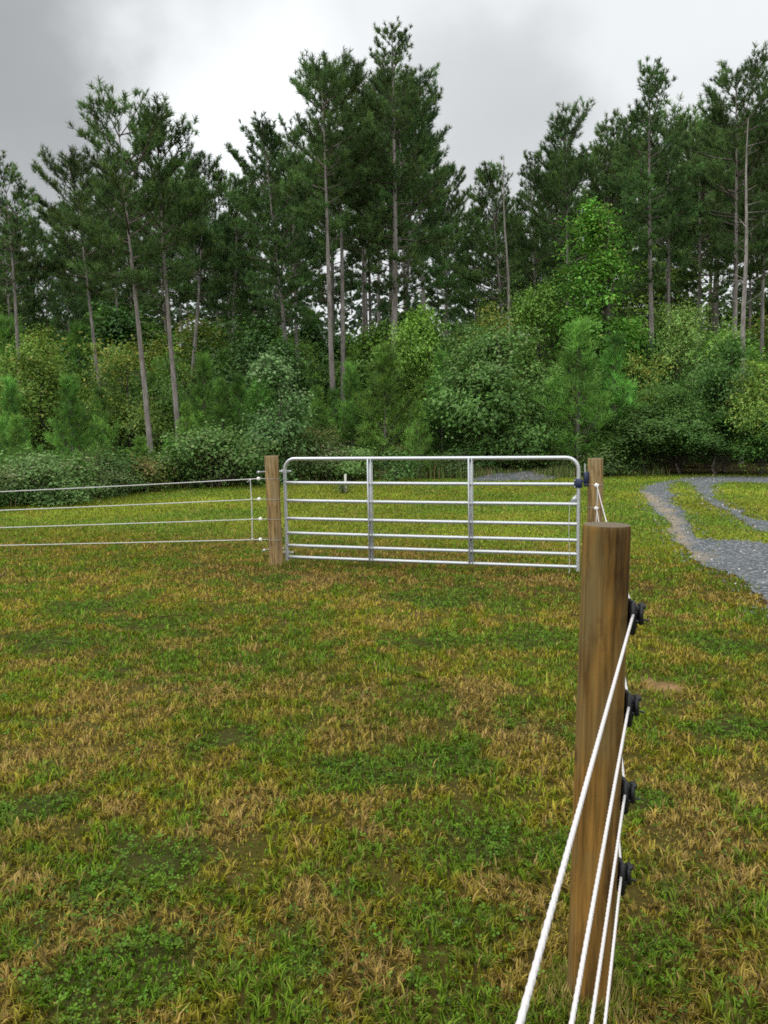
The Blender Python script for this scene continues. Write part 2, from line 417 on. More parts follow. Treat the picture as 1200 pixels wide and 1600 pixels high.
# ------------------------------------------------------------------ plan outlines (metres) measured from the photograph
def plan(pts): return np.array([atz(x, y)[:2] for x, y in pts])
def inside(x, y, poly):
    r = np.zeros(np.shape(x), bool); n = len(poly)
    for i in range(n):
        x1, y1 = poly[i]; x2, y2 = poly[(i + 1) % n]
        if y1 == y2: continue
        r ^= ((y1 > y) != (y2 > y)) & (x < (x2 - x1) * (y - y1) / (y2 - y1) + x1)
    return r
ROAD = np.concatenate([plan([(1064, 748.5), (1044, 751.5), (1022, 756), (1006, 762), (999, 770), (1008, 787), (1031, 808), (1044, 829), (1060, 854),
             (1083, 873), (1112, 886), (1144, 900), (1167, 919), (1194, 940), (1228, 966)]),
             np.array([[4.3, 5.6], [6.5, 4.8], [9.5, 8.5], [14, 12], [19, 15], [19, 20.5], [13.6, 23.4]]), plan([(1230, 745.5), (1137, 745), (1085, 746)])])
STRIP = np.concatenate([plan([(1060, 752), (1080, 755.5), (1083, 765), (1096, 779), (1127, 794), (1158, 815), (1200, 835)]),
                        plan([(1230, 846), (1230, 862)]), plan([(1200, 851), (1158, 845), (1133, 845), (1104, 842), (1083, 817), (1071, 796), (1055, 790), (1058, 774), (1044, 767), (1050, 758)])])
ISLE = np.concatenate([plan([(1260, 756), (1200, 755.5), (1129, 753.5), (1113, 761), (1117, 777), (1142, 790), (1169, 806), (1200, 814), (1240, 822)])])
CLAY = plan([(1000, 769), (1020, 783), (1045, 806), (1055, 829), (1070, 853), (1090, 873)])
WOODS = np.concatenate([np.array([[-60, 8], [-13, 14]]), plan([(0, 790), (100, 781), (200, 768), (350, 757), (450, 752), (700, 746), (860, 747), (960, 741), (1080, 742), (1220, 742)]),
                        np.array([[18, 21], [60, 16], [90, 160], [-90, 160]])])
def road_fac(x, y):
    jx = (fbm(x, y, .9, 31, 2) - .5) * .30; jy = (fbm(x, y, .9, 37, 2) - .5) * .36
    x = x + jx; y = y + jy
    return inside(x, y, ROAD) & ~inside(x, y, STRIP) & ~inside(x, y, ISLE)
def woods_fac(x, y):
    return inside(x + (fbm(x, y, 1.2, 41, 3) - .5) * 1.2, y + (fbm(x, y, 1.2, 43, 3) - .5) * 1.2, WOODS)

GREEN = np.array([.14, .205, .016]); OLIVE = np.array([.285, .262, .016]); DRY = np.array([.33, .25, .075]); DEEP = np.array([.055, .115, .014])
DULL = np.array([.21, .14, .026]); FRESH = np.array([.225, .26, .024])
def spots(lst):
    out = []
    for px, py, r_ in lst:
        p = atz(px, py); out.append((p[0], p[1], r_ / CAM_F * math.hypot(p[0], p[1], CAM_H)))
    return out
CLOVER_AT = spots([(600, 1205, 110), (480, 1225, 80), (700, 1170, 70), (750, 1020, 90), (830, 1010, 80), (690, 945, 80), (620, 935, 60), (215, 975, 60), (130, 955, 70), (60, 1000, 60), (310, 1000, 50),
                   (1000, 835, 40), (965, 820, 30), (1040, 1260, 60), (1010, 1390, 70), (230, 1330, 80), (260, 1500, 60), (620, 1335, 110), (520, 1490, 120), (90, 1400, 50), (1110, 1000, 70), (1160, 1140, 60), (60, 1250, 60),
                   (730, 1560, 100), (120, 1580, 60), (330, 1160, 70), (430, 900, 40), (770, 900, 50), (1010, 1480, 60), (290, 1240, 60)])
DRY_AT = spots([(60, 1180, 70), (165, 1275, 60), (345, 1085, 60), (560, 1085, 70), (210, 1445, 80), (800, 1405, 60), (1060, 1300, 70), (850, 905, 60), (500, 1395, 60), (820, 1160, 60), (110, 1120, 70), (1110, 1360, 90),
                (860, 1540, 70), (600, 1300, 50), (250, 1080, 70), (480, 900, 60), (1040, 960, 50), (1000, 1080, 60), (400, 1270, 50), (40, 1560, 60), (330, 1300, 50), (740, 1090, 70), (1150, 1230, 80), (620, 1530, 50)])
BARE_AT = spots([(1035, 1074, 22), (1058, 1078, 14), (1016, 1066, 11)])
def gauss(x, y, lst):
    s_ = 0
    for a, b, r_ in lst: s_ = np.maximum(s_, np.exp(-(((x - a) ** 2 + (y - b) ** 2) / (r_ * r_)) * .9))
    return s_
def turf_fields(x, y):
    """clover share, dry share, wear share of the sward"""
    xw = x + (fbm(x, y, .3, 151, 3) - .5) * .5; yw = y + (fbm(x, y, .3, 157, 3) - .5) * .5
    cl = sstep(.42 * gauss(xw, yw, CLOVER_AT) + 1.2 * (fbm(x, y, .40, 3, 4) - .42), .20, .66)
    dr = sstep(.5 * gauss(xw, yw, DRY_AT) + 1.1 * (fbm(x, y, .33, 11, 4) - .42), .20, .62) * (1 - .5 * cl)
    rough = sstep(fbm(x, y, 2.6, 23, 3), .52, .68)
    # brown thatch in front of the gate where the mower turns
    ax, ay = -1.2, 9.4; bx, by = 2.2, 8.3
    t = np.clip(((x - ax) * (bx - ax) + (y - ay) * (by - ay)) / ((bx - ax) ** 2 + (by - ay) ** 2), -.15, 1.1)
    dist = np.hypot(x - ax - t * (bx - ax), y - ay - t * (by - ay))
    wear = sstep(-dist, -1.3, -.15) * (.45 + .8 * fbm(x, y, .8, 27, 3))
    far = sstep(y + .3 * x, 10.5, 13.5)
    return cl * (1 - .75 * far), np.clip(dr * (1 - .55 * far), 0, 1), np.clip(np.maximum(wear, .55 * rough * (1 - far)), 0, 1), far
def turf_colour(x, y, rng=None):
    cl, dr, wr, far = turf_fields(x, y)
    n = np.shape(x)[0]
    base = OLIVE + (FRESH - OLIVE) * far[:, None]
    tone = fbm(x, y, 2.2, 61, 3)[:, None]
    base = base * (.72 + .56 * tone) + (GREEN - OLIVE) * .45 * sstep(fbm(x, y, 1.6, 67, 3), .45, .7)[:, None]
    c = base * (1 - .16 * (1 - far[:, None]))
    c = c + (DULL - c) * (wr * .75)[:, None]
    c = c + (DRY - c) * (dr * .42)[:, None]
    c = c + (DEEP * 1.25 - c) * (cl * .7)[:, None]
    return c, cl, dr, wr, far


# ------------------------------------------------------------------ ground sheet
def build_ground():
    def axis(lo, hi, fine_lo, fine_hi, step):
        a = list(np.arange(fine_lo, fine_hi, step)); s = step; x = fine_hi
        while x < hi: a.append(x); s *= 1.28; x += s
        a.append(hi); s = step; x = fine_lo - step; left = []
        while x > lo: left.append(x); s *= 1.28; x -= s
        left.append(lo); return np.array(left[::-1] + a)
    xs = axis(-900, 900, -14, 18, .14); ys = axis(-300, 1500, -2, 31, .14)
    X, Y = np.meshgrid(xs, ys); x = X.ravel(); y = Y.ravel()
    c, cl, dr, wr, far = turf_colour(x, y)
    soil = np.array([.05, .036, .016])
    c = c * (.15 + .65 * far[:, None]) + soil * (.4 - .2 * far[:, None])  # soil mixed in; near turf painted darker for shade between the blades
    # bare clay scrapes beside the drive
    c = c + (np.array([.27, .165, .085]) - c) * np.clip(1.3 * gauss(x, y, BARE_AT), 0, 1)[:, None]
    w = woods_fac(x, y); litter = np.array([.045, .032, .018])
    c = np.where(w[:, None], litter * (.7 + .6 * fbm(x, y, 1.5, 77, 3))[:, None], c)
    nx, ny = len(xs), len(ys)
    i = np.arange(ny - 1)[:, None] * nx + np.arange(nx - 1)[None]
    F = np.stack([i, i + 1, i + nx + 1, i + nx], -1).reshape(-1, 4)
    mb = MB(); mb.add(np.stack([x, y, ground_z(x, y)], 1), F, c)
    tag(obj('ground', (mb, M_ground, True)), kind='structure')


def build_drive():
    s = .05
    xs = np.arange(2.5, 19.2, s); ys = np.arange(4.5, 27.5, s)
    X, Y = np.meshgrid(xs, ys); x = X.ravel(); y = Y.ravel()
    nx, ny = len(xs), len(ys)
    ok = road_fac(x, y).reshape(ny, nx)
    keep = ok[:-1, :-1] & ok[1:, :-1] & ok[:-1, 1:] & ok[1:, 1:]
    i = (np.arange(ny - 1)[:, None] * nx + np.arange(nx - 1)[None])[keep]
    F = np.stack([i, i + 1, i + nx + 1, i + nx], -1)
    d = np.full(len(x), 9.)
    for (x1, y1), (x2, y2) in zip(CLAY[:-1], CLAY[1:]):
        t = np.clip(((x - x1) * (x2 - x1) + (y - y1) * (y2 - y1)) / ((x2 - x1) ** 2 + (y2 - y1) ** 2), 0, 1)
        d = np.minimum(d, np.hypot(x - x1 - t * (x2 - x1), y - y1 - t * (y2 - y1)))
    clay = sstep(-d - .4 * (fbm(x, y, .6, 29, 3) - .5), -.27, .06)
    used = np.unique(F); re = np.full(len(x), -1); re[used] = np.arange(len(used))
    mb = MB(); mb.add(np.stack([x, y, ground_z(x, y) + .012], 1)[used], re[F], np.stack([clay, clay, clay], 1)[used])
    tag(obj('gravel_drive', (mb, M_gravel, True)), kind='structure')
    # loose stones, thicker near the margins
    rng = np.random.default_rng(5); n = 60000
    px = rng.uniform(2.5, 15, n); py = 4.5 + (rng.random(n) ** 1.6) * 20
    a = road_fac(px, py); b = road_fac(px + .12, py) & road_fac(px - .12, py) & road_fac(px, py + .12) & road_fac(px, py - .12)
    near = road_fac(px + .2, py) | road_fac(px - .2, py) | road_fac(px, py - .2)
    k = (a & (rng.random(n) < .45)) | (~a & near & (rng.random(n) < .35))
    px, py = px[k], py[k]; n = len(px)
    r = rng.uniform(.006, .017, n) * (1 + .03 * py); g = rng.random(n)[:, None]
    col = np.array([[.06, .067, .072]]) * (1 - g) + np.array([[.19, .205, .212]]) * g
    col = np.where(rng.random((n, 1)) < .04, np.array([[.5, .48, .45]]), col)
    pebbles(px, py, ground_z(px, py) + .012, r, col, rng, 'gravel_stones')


def pebbles(px, py, pz, r, col, rng, name):
    n = len(px)
    base = np.array([[1, 0, 0], [0, 1, 0], [-1, 0, 0], [0, -1, 0], [.1, .1, .8], [0, 0, -.6]])
    V = base[None] * (r[:, None, None]) * rng.uniform(.6, 1.3, (n, 6, 3))
    th = rng.uniform(0, 6.28, n); c, s = np.cos(th), np.sin(th)
    V = np.stack([V[..., 0] * c[:, None] - V[..., 1] * s[:, None], V[..., 0] * s[:, None] + V[..., 1] * c[:, None], V[..., 2]], -1)
    V += np.stack([px, py, pz], 1)[:, None]
    f = np.array([[0, 1, 4], [1, 2, 4], [2, 3, 4], [3, 0, 4], [1, 0, 5], [2, 1, 5], [3, 2, 5], [0, 3, 5]])
    F = (np.arange(n)[:, None, None] * 6 + f[None]).reshape(-1, 3)
    mb = MB(); mb.add(V.reshape(-1, 3), F, np.repeat(col, 6, 0))
    tag(obj(name, (mb, M_stone)), kind='stuff')


# ------------------------------------------------------------------ grass and clover
POST_XY = None
def build_grass():
    rng = np.random.default_rng(11)
    n = GRASS_N
    # distance law: many short blades near the eye, fewer wider ones far off
    u = rng.random(n); p = .50; d0, d1 = 1.0, 34.0
    d = (d0 ** p + u * (d1 ** p - d0 ** p)) ** (1 / p)
    th = rng.uniform(-radians(43), radians(43), n)
    x = d * np.sin(th); y = d * np.cos(th)
    # gather blades into small tufts
    cs = .032; ix, iy = np.floor(x / cs), np.floor(y / cs)
    tx = (ix + _hash(ix, iy, 201)) * cs; ty = (iy + _hash(ix, iy, 202)) * cs
    pull = .4 * (1 - sstep(d, 3, 8)); x = x + (tx - x) * pull; y = y + (ty - y) * pull
    k = ~(road_fac(x + rng.normal(size=n) * .09, y + rng.normal(size=n) * .13) & (rng.random(n) < .985)); w = woods_fac(x, y); k &= ~(w & (rng.random(n) < .93))
    x, y, d, tx, ty = x[k], y[k], d[k], tx[k], ty[k]; n = len(x)
    c, cl, dr, wr, far = turf_colour(x, y)
    e = 1 + .12 * d
    tuft = _hash(np.round(tx * 50), np.round(ty * 50), 7); tuft2 = _hash(np.round(tx * 50), np.round(ty * 50), 19)
    h = (.017 + .026 * rng.random(n)) * (1 - .4 * cl) * (.6 + .8 * tuft) * (1 + .010 * d)
    tall = rng.random(n) < .012; h = np.where(tall, h * 1.9, h)
    wd = .0029 * (1 + .22 * d) * rng.uniform(.7, 1.5, n)
    az = rng.uniform(0, 2 * pi, n) * .55 + tuft2 * 2 * pi
    lean = rng.uniform(.15, .95, n) + .25 * (tuft - .5)
    g = rng.random(n)[:, None]; grn = rng.random((n, 1))
    # tuft-scale mosaic of green shoots, olive blades and straw
    m = .62 * vnoise(x, y, .17, 301) + .38 * vnoise(x, y, .07, 305) + .35 * (fbm(x, y, .5, 309, 2) - .5)
    mg = sstep(m + .30 * cl - .20 * dr, .42, .64)[:, None]; md = sstep(1 - m + .42 * dr + .12 * wr - .25 * cl, .56, .74)[:, None]
    near_ = (1 - .65 * far)[:, None]
    col = c.copy()
    col = col + (np.array([[.105, .205, .010]]) - col) * mg * .75 * near_
    col = col + (np.array([[.37, .225, .055]]) - col) * md * .44 * (1 - .65 * far)[:, None]
    dk = sstep(vnoise(x, y, .11, 311) * .7 + .3 * vnoise(x, y, .3, 313), .62, .80)
    col = col * (.36 + 1.25 * g) * (.80 + .42 * fbm(x, y, .9, 331, 3))[:, None]
    dry = rng.random(n) < (.07 + .20 * md[:, 0] + .13 * dr) * (1 - .6 * cl) * (1 - .5 * far)
    drycol = np.array([[.385, .245, .085]]) * (.45 + .85 * g)
    col = np.where(dry[:, None], drycol, col)
    col = np.where((rng.random(n) < .12 * wr + .05)[:, None], np.array([[.12, .07, .022]]) * (.7 + .8 * g), col)
    h = h * (1 - .6 * dk * (1 - far)); keep = rng.random(n) > .5 * dk * (1 - far)
    bare = gauss(x, y, BARE_AT); keep &= rng.random(n) > 1.25 * bare
    col = np.clip(col, .008, 1)
    x, y, d, h, wd, az, lean, col = (q[keep] for q in (x, y, d, h, wd, az, lean, col)); n = len(x)
    D = np.stack([np.cos(az), np.sin(az)], 1); S = np.stack([-D[:, 1], D[:, 0]], 1)
    fa = rng.uniform(-1, 1, n)[:, None]
    S = norm(S + D * fa)
    z = ground_z(x, y)
    b = np.stack([x, y, z - .004], 1)
    def at(f, bend): return b + np.concatenate([D * (h * lean * bend)[:, None], (h * f)[:, None]], 1)
    mid = at(.62, .38); tip = at(.62 + .38 * np.clip(1.3 - lean, 0, 1), 1.05)
    Sw = np.concatenate([S, np.zeros((n, 1))], 1) * wd[:, None] * .5
    V = np.stack([b - Sw, b + Sw, mid + Sw * .85, mid - Sw * .85, tip], 1).reshape(-1, 3)
    i = np.arange(n)[:, None] * 5
    mb = MB(); mb.add(V, i + np.array([[0, 1, 2, 3]]), np.repeat(col, 5, 0))
    mb.F[3].append(i + np.array([[3, 2, 4]]))
    # longer untrimmed blades round the foot of each post
    for (px, py, rr0, num, hh) in ((432, 887, .09, 1300, .10), (930, 893, .09, 1000, .10), (921, 1562, .072, 2200, .075), (540, 771, .05, 300, .12)):
        p0 = atz(px, py); a = rng.uniform(0, 2 * pi, num); q = rr0 + np.abs(rng.normal(size=num)) * .055
        bx, by = p0[0] + q * np.cos(a), p0[1] + q * np.sin(a); hb = hh * rng.uniform(.4, 1.2, num) * np.exp(-(q - rr0) / .09)
        bb = np.stack([bx, by, ground_z(bx, by) - .004], 1); aa = rng.uniform(0, 2 * pi, num); ln = rng.uniform(.1, .7, num)
        dd = np.stack([np.cos(aa), np.sin(aa), np.zeros(num)], 1); ss = np.stack([-np.sin(aa), np.cos(aa), np.zeros(num)], 1) * (.0016 + .00022 * p0[1])
        up = np.array([[0, 0, 1.]]); m1 = bb + up * (hb * .6)[:, None] + dd * (hb * ln * .35)[:, None]; t1 = bb + up * hb[:, None] + dd * (hb * ln)[:, None]
        gg = rng.random((num, 1)); cc = np.where(rng.random((num, 1)) < .45, np.array([[.38, .275, .095]]), np.array([[.16, .20, .02]])) * (.5 + .9 * gg)
        ii = np.arange(num)[:, None] * 5
        n0 = mb.n; mb.add(np.stack([bb - ss, bb + ss, m1 + ss * .8, m1 - ss * .8, t1], 1).reshape(-1, 3), ii + np.array([[0, 1, 2, 3]]), np.repeat(cc, 5, 0)); mb.F[3].append(ii + np.array([[3, 2, 4]]) + n0)
    tag(obj('grass', (mb, M_grass)), kind='stuff')
    # clover and low broad-leaved weeds
    n = CLOVER_N
    u = rng.random(n); p = .5; d = (1.0 ** p + u * (17.0 ** p - 1.0)) ** (1 / p)
    th = rng.uniform(-radians(43), radians(43), n); x = d * np.sin(th); y = d * np.cos(th)
    cl, dr, wr, far = turf_fields(x, y)
    k = (rng.random(n) < (cl * .55 + .10) * sstep(vnoise(x, y, .13, 321), .15, .7) * 1.3) & ~road_fac(x, y) & ~woods_fac(x, y)
    x, y, d = x[k], y[k], d[k]; n = len(x)
    r = rng.uniform(.0045, .0125, n) * (1 + .06 * d); z = ground_z(x, y) + rng.uniform(.008, .046, n)
    rot = rng.uniform(0, 2 * pi, n); til = rng.normal(0, .3, (n, 2))
    col = np.array([[.062, .135, .011]]) * rng.uniform(.3, 1.6, (n, 1)) + np.array([[.04, .02, 0]]) * rng.random((n, 1))
    P = []
    for q in range(3):
        a = rot + q * 2 * pi / 3
        for rr, da in ((.12, 0), (.75, -.55), (1.15, -.2), (1.15, .2), (.75, .55)):
            X = r * rr * np.cos(a + da); Y = r * rr * np.sin(a + da)
            P.append(np.stack([x + X, y + Y, z + X * til[:, 0] + Y * til[:, 1] + .15 * r * rr], 1))
    V = np.stack(P, 1).reshape(-1, 3); i = np.arange(n)[:, None] * 15
    mb = MB()
    F4 = np.concatenate([i + 5 * q + np.array([[0, 1, 2, 3]]) for q in range(3)]); F3 = np.concatenate([i + 5 * q + np.array([[0, 3, 4]]) for q in range(3)])
    mb.add(V, F4, np.repeat(col, 15, 0)); mb.F[3].append(F3)
    tag(obj('clover', (mb, M_grass)), kind='stuff')


GRASS_N, CLOVER_N = 1200000, 170000
build_ground(); build_drive(); build_grass()


# ------------------------------------------------------------------ plants
def needle_tufts(mb, P, A, rng, k, L, w, col, cone=.85, vary=.3):
    n = len(P)
    A = norm(A); rnd = norm(rng.normal(size=(n, k, 3)))
    D = norm(A[:, None] * (.55 + .6 * rng.random((n, k, 1))) + rnd * cone)
    base = P[:, None] + A[:, None] * (rng.random((n, k, 1)) - .6) * L * .8
    ln = L * rng.uniform(.7, 1.15, (n, k, 1))
    S = norm(np.cross(D, norm(rng.normal(size=(n, k, 3))))) * w * .5
    V = np.stack([base - S, base + S, base + D * ln + S * .35, base + D * ln - S * .35], 2)
    tc = np.asarray(col)[None] * (1 + vary * rng.normal(size=(n, 1))).clip(.45, 1.8) if np.ndim(col) == 1 else col
    c = tc[:, None] * (1 + .18 * rng.normal(size=(n, k, 1))).clip(.5, 1.6)
    i = np.arange(n * k)[:, None] * 4
    mb.add(V.reshape(-1, 3), i + np.array([[0, 1, 2, 3]]), np.repeat(c.reshape(-1, 3), 4, 0))


def leaves(mb, P, Nrm, rng, size, col, droop=.25):
    n = len(P); Nrm = norm(Nrm + rng.normal(size=(n, 3)) * .55)
    a, b = frames(Nrm); th = rng.uniform(0, 2 * pi, n)[:, None]
    U = np.cos(th) * a + np.sin(th) * b; W = np.cross(Nrm, U)
    s = size * rng.uniform(.6, 1.3, (n, 1))
    U = U - np.array([[0, 0, droop]]) ; U = norm(U)
    c0 = P; c1 = P + U * s; m = P + U * s * .45
    l = m + W * s * .33 + Nrm * s * .10; r = m - W * s * .33 + Nrm * s * .10
    V = np.stack([c0, l, c1, r], 1).reshape(-1, 3); i = np.arange(n)[:, None] * 4
    F = np.concatenate([i + np.array([[0, 2, 1]]), i + np.array([[0, 3, 2]])])
    mb.add(V, F, np.repeat(col, 4, 0))


def pine_mesh(seed, H, cb, R, tr, young=False, dens=1.0, kneed=13, side=0.0, flat=.0, needle_col=None):
    """trunk, branches and crown meshes of one pine; crown base cb, crown radius R, trunk radius tr"""
    rng = np.random.default_rng(seed)
    tk = MB(); cr = MB(); BRN = (.14, .115, .095)
    zz = np.linspace(0, H * .985, 14); ph = rng.uniform(0, 6.28, 4)
    wig = .012 * H * (np.sin(zz / H * 4 + ph[0]) - sin(ph[0]) * (1 - zz / H)) * (0.3 if young else .5)
    wig2 = .010 * H * (np.sin(zz / H * 5 + ph[1]) - sin(ph[1]) * (1 - zz / H)) * (.3 if young else .5)
    axis = np.stack([wig, wig2, zz], 1)
    tube(tk, axis, tr * (1 - .92 * (zz / H) ** 1.15) * (1 + .25 * np.exp(-zz / .4)), 9)
    def ax(z): return np.array([np.interp(z, zz, wig), np.interp(z, zz, wig2), z])
    z = cb; P = []; A = []; S0 = []; S1 = []
    step = (.30 if young else .53) / dens
    lump = rng.uniform(0, 6.28, 4)
    while z < H - .25:
        t = (z - cb) / (H - cb)
        if young: prof = (1 - t) ** .8 * (.75 + .25 * min(1, t / .15)) + .05
        else: prof = max(.26, (1 - t ** (2.7 + flat)) ** .65 * (.5 + .5 * min(1, t / .25)))
        nb = rng.integers(4, 7) if young else rng.integers(3, 6)
        a0 = rng.uniform(0, 6.28)
        for q in range(nb):
            if not young and rng.random() < .18: continue
            az = a0 + q * 2 * pi / nb + rng.normal() * .35
            L = R * prof * rng.uniform(.5, 1.15) * (1 + side * cos(az)) * (1 if young else 1 + .32 * sin(2 * az + lump[0] + z * 1.3) * sin(z * 1.9 + lump[1]))
            L = max(L, .22)
            el = (radians(34) + t * radians(36) if young else radians(4) + t * radians(48)) + rng.normal() * .16
            z0 = z + rng.uniform(-.15, .15); o = ax(min(z0, H * .97))
            curv = rng.uniform(.10, .28) if (young or t > .2) else rng.uniform(-.06, .2)
            L = min(L, max(.25, (H + .25 - z0) / max(.2, sin(el) + curv)))
            d2 = np.array([cos(az), sin(az), 0]); sd = np.array([-sin(az), cos(az), 0])
            def bp(s): return o + d2 * (L * s * cos(el)) + sd * (L * .12 * rng_b * s * s) + np.array([0, 0, L * (s * sin(el) + curv * s * s)])
            rng_b = rng.normal()
            pts = np.array([bp(s) for s in (0, .3, .6, .85, 1)])
            r0 = (.006 if young else .010) + .012 * L
            sticks(cr, pts[:-1], pts[1:], r0 * np.array([1, .8, .55, .35]), r0 * np.array([.8, .55, .35, .15]), BRN)
            m = int(3 + L * (5.5 if young else 7.5))
            for j in range(m):
                s = .22 + .78 * (j + rng.random()) / m if young else .30 + .70 * ((j + rng.random()) / m) ** .7
                b0 = bp(s); tan = norm(bp(min(1, s + .05)) - bp(s - .05))
                sg = 1 if j % 2 else -1
                ang = sg * rng.uniform(.4, 1.15)
                ll = (.30 + .34 * L * (1.1 - s)) * rng.uniform(.5, 1.2) if not young else (.18 + .28 * L * (1.1 - s)) * rng.uniform(.6, 1.2)
                dd = norm(tan * cos(ang) + sd * sin(ang) + np.array([0, 0, rng.uniform(.0, .65)]))
                b1 = b0 + dd * ll
                S0.append(b0); S1.append(b1)
                nt = max(1, int(ll / .17))
                for f in np.linspace(1, .25, nt):
                    P.append(b0 + (b1 - b0) * f + rng.normal(size=3) * .03); A.append(dd + np.array([0, 0, .75]))
            P.append(bp(1)); A.append(norm(bp(1) - bp(.9)) + np.array([0, 0, .5]))
        z += step * rng.uniform(.7, 1.35)
    for f in np.linspace(0, .5, 5):
        P.append(ax(H - f) + rng.normal(size=3) * .05); A.append(np.array([0, 0, 1.]))
    if not young:                       # dead stubs below the crown
        for q in range(int(10 + cb)):
            zq = rng.uniform(cb * .35, cb * 1.02); a = rng.uniform(0, 6.28); l = rng.uniform(.25, 1.3)
            o = ax(zq); S0.append(o); S1.append(o + np.array([cos(a) * l, sin(a) * l, l * rng.uniform(-.25, .3)]))
    sticks(cr, np.array(S0), np.array(S1), .009 if not young else .005, .003, BRN)
    P = np.array(P); A = np.array(A)
    if needle_col is None: needle_col = (.118, .245, .045) if young else (.078, .142, .040)
    pad = vnoise(P[:, 0] * 1.0 + P[:, 2] * .6 + 50, P[:, 1] + P[:, 2] * .9 + 50, .7, seed)[:, None]      # needle colour runs from dark to pale in patches
    c = np.asarray(needle_col)[None] * (.34 + 1.32 * pad) * (1 + .18 * rng.normal(size=(len(P), 1))).clip(.5, 1.7)
    c = c + (np.array([[.03, .03, 0]]) * (rng.random((len(P), 1)) < .15))
    if young: needle_tufts(cr, P, A, rng, kneed + 3, .21, .019, c, .7)
    else: needle_tufts(cr, P, A, rng, kneed + 8, .15 + .06 * ((seed * 37) % 10) / 10, .022, c, .75)
    return (tk.mesh('trunk', M_bark, True), None, cr.mesh('crown', M_needle))


def broad_mesh(seed, H, R, cb, col, leaf=.10, nclump=120, per=70, shape='oval', tip=None, bark=None):
    """trunk with limbs, and leaves in clumps through the crown volume"""
    rng = np.random.default_rng(seed); tk = MB(); cr = MB()
    cen = []; lob = []
    while len(lob) < max(7, nclump // 11):               # boughs: uneven sub-crowns with gaps between them
        p = rng.uniform(-1, 1, 3); rr0 = np.linalg.norm(p)
        if rr0 > 1 or rr0 < .35 * rng.random(): continue
        t = (p[2] + 1) / 2
        if shape == 'cone':
            w = (1 - t) ** .75 * (.55 + .45 * min(1, t / .2)) + .06; q = norm(p[:2]) * (np.linalg.norm(p[:2]) ** .6) * w
        else: q = p[:2] * rng.uniform(.75, 1.2)
        lob.append([q[0] * R, q[1] * R, cb + t * (H * .97 - cb), rng.uniform(.20, .40) * R * (1.1 - .5 * t), rng.uniform(.7, 1.3)])
    lob.append([rng.normal() * .06 * R, rng.normal() * .06 * R, H * .92, .16 * R, 1.1]); lob = np.array(lob)
    li = rng.integers(0, len(lob), nclump); li[:max(6, nclump // 22)] = len(lob) - 1
    cen = lob[li, :3] + rng.normal(size=(nclump, 3)) * lob[li, 3:4] * np.array([[.8, .8, .6]])
    ns = nclump // 7                                     # long shoots that break the outline
    si = rng.integers(0, nclump, ns); d_ = norm(cen[si] - np.array([0, 0, cb + .25 * (H - cb)])) + np.array([[0, 0, .5]])
    cen[si] = cen[si] + d_ * rng.uniform(.12, .38, (ns, 1)) * R
    cen[:, 2] = np.clip(cen[:, 2], cb * .6 + .08, H * 1.03)
    shoot = np.ones(nclump); shoot[si] = .55; tone = lob[li, 4]
    k = min(12, 5 + int(H)); zz = np.linspace(0, H * .93, k)
    wx = np.cumsum(rng.normal(size=k)) * .018 * H; wx -= wx[0]; wy = np.cumsum(rng.normal(size=k)) * .018 * H; wy -= wy[0]
    ax = np.stack([wx, wy, zz], 1); tr = .012 * H + .012
    tube(tk, ax, tr * (1 - .88 * zz / H), 7)
    zb = np.clip(cen[:, 2] - np.hypot(cen[:, 0], cen[:, 1]) * rng.uniform(.4, .9, len(cen)) - .1, .04 * H, H * .9)
    o = np.stack([np.interp(zb, zz, wx), np.interp(zb, zz, wy), zb], 1)
    mid = o + (cen - o) * .5 + np.array([0, 0, .06]) * rng.normal(size=(len(cen), 1))
    rr = tr * .22 * (1 - .6 * zb / H)
    BRN = (.09, .075, .055); sticks(cr, o, mid, rr + .003, rr * .6 + .002, BRN); sticks(cr, mid, cen, rr * .6 + .002, .002, BRN)
    cs = (.18 * R ** .6 * rng.uniform(.6, 1.4, len(cen)) + .05) * shoot
    n = nclump * per; ci = rng.integers(0, nclump, n)
    off = rng.normal(size=(n, 3)) * np.array([1, 1, .62]) * cs[ci][:, None]
    P = cen[ci] + off
    P[:, 2] = np.maximum(P[:, 2], .05 + .1 * rng.random(n))
    out = norm(P - np.array([0, 0, cb + .3 * (H - cb)])) * .6 + norm(off) * .4 + np.array([0, 0, .75])
    cc = rng.normal(size=(nclump, 1))[ci]; tn = (.55 + .45 * tone)[ci][:, None]
    col = np.asarray(col)[None] * tn * (1 + .16 * cc + .22 * rng.normal(size=(n, 1))).clip(.4, 1.9)
    if tip is not None:
        f = (rng.random(n) < tip[1] * sstep(P[:, 2] / H, .35, 1.0) + tip[1] * .12)[:, None]
        col = np.where(f, np.asarray(tip[0])[None] * rng.uniform(.7, 1.2, (n, 1)), col)
    leaves(cr, P, out, rng, leaf * (.75 + .5 * rng.random(nclump))[ci][:, None], col)
    return (tk.mesh('trunk', bark or M_twig, True), None, cr.mesh('crown', M_leaf))


def place(meshes, name, label, cat, base, scale=(1, 1, 1), rz=0.0, lean=(0, 0), group=None, whole=False):
    """a tree or shrub: an Empty at its foot with trunk, branches and crown"""
    t = thing(name, label, cat, base, group)
    t.scale = scale; t.rotation_euler = (lean[1], lean[0], rz)
    for nm, me in zip(('trunk', 'branches', 'crown'), meshes):
        if me is not None: obj(nm, me, t)
    return t


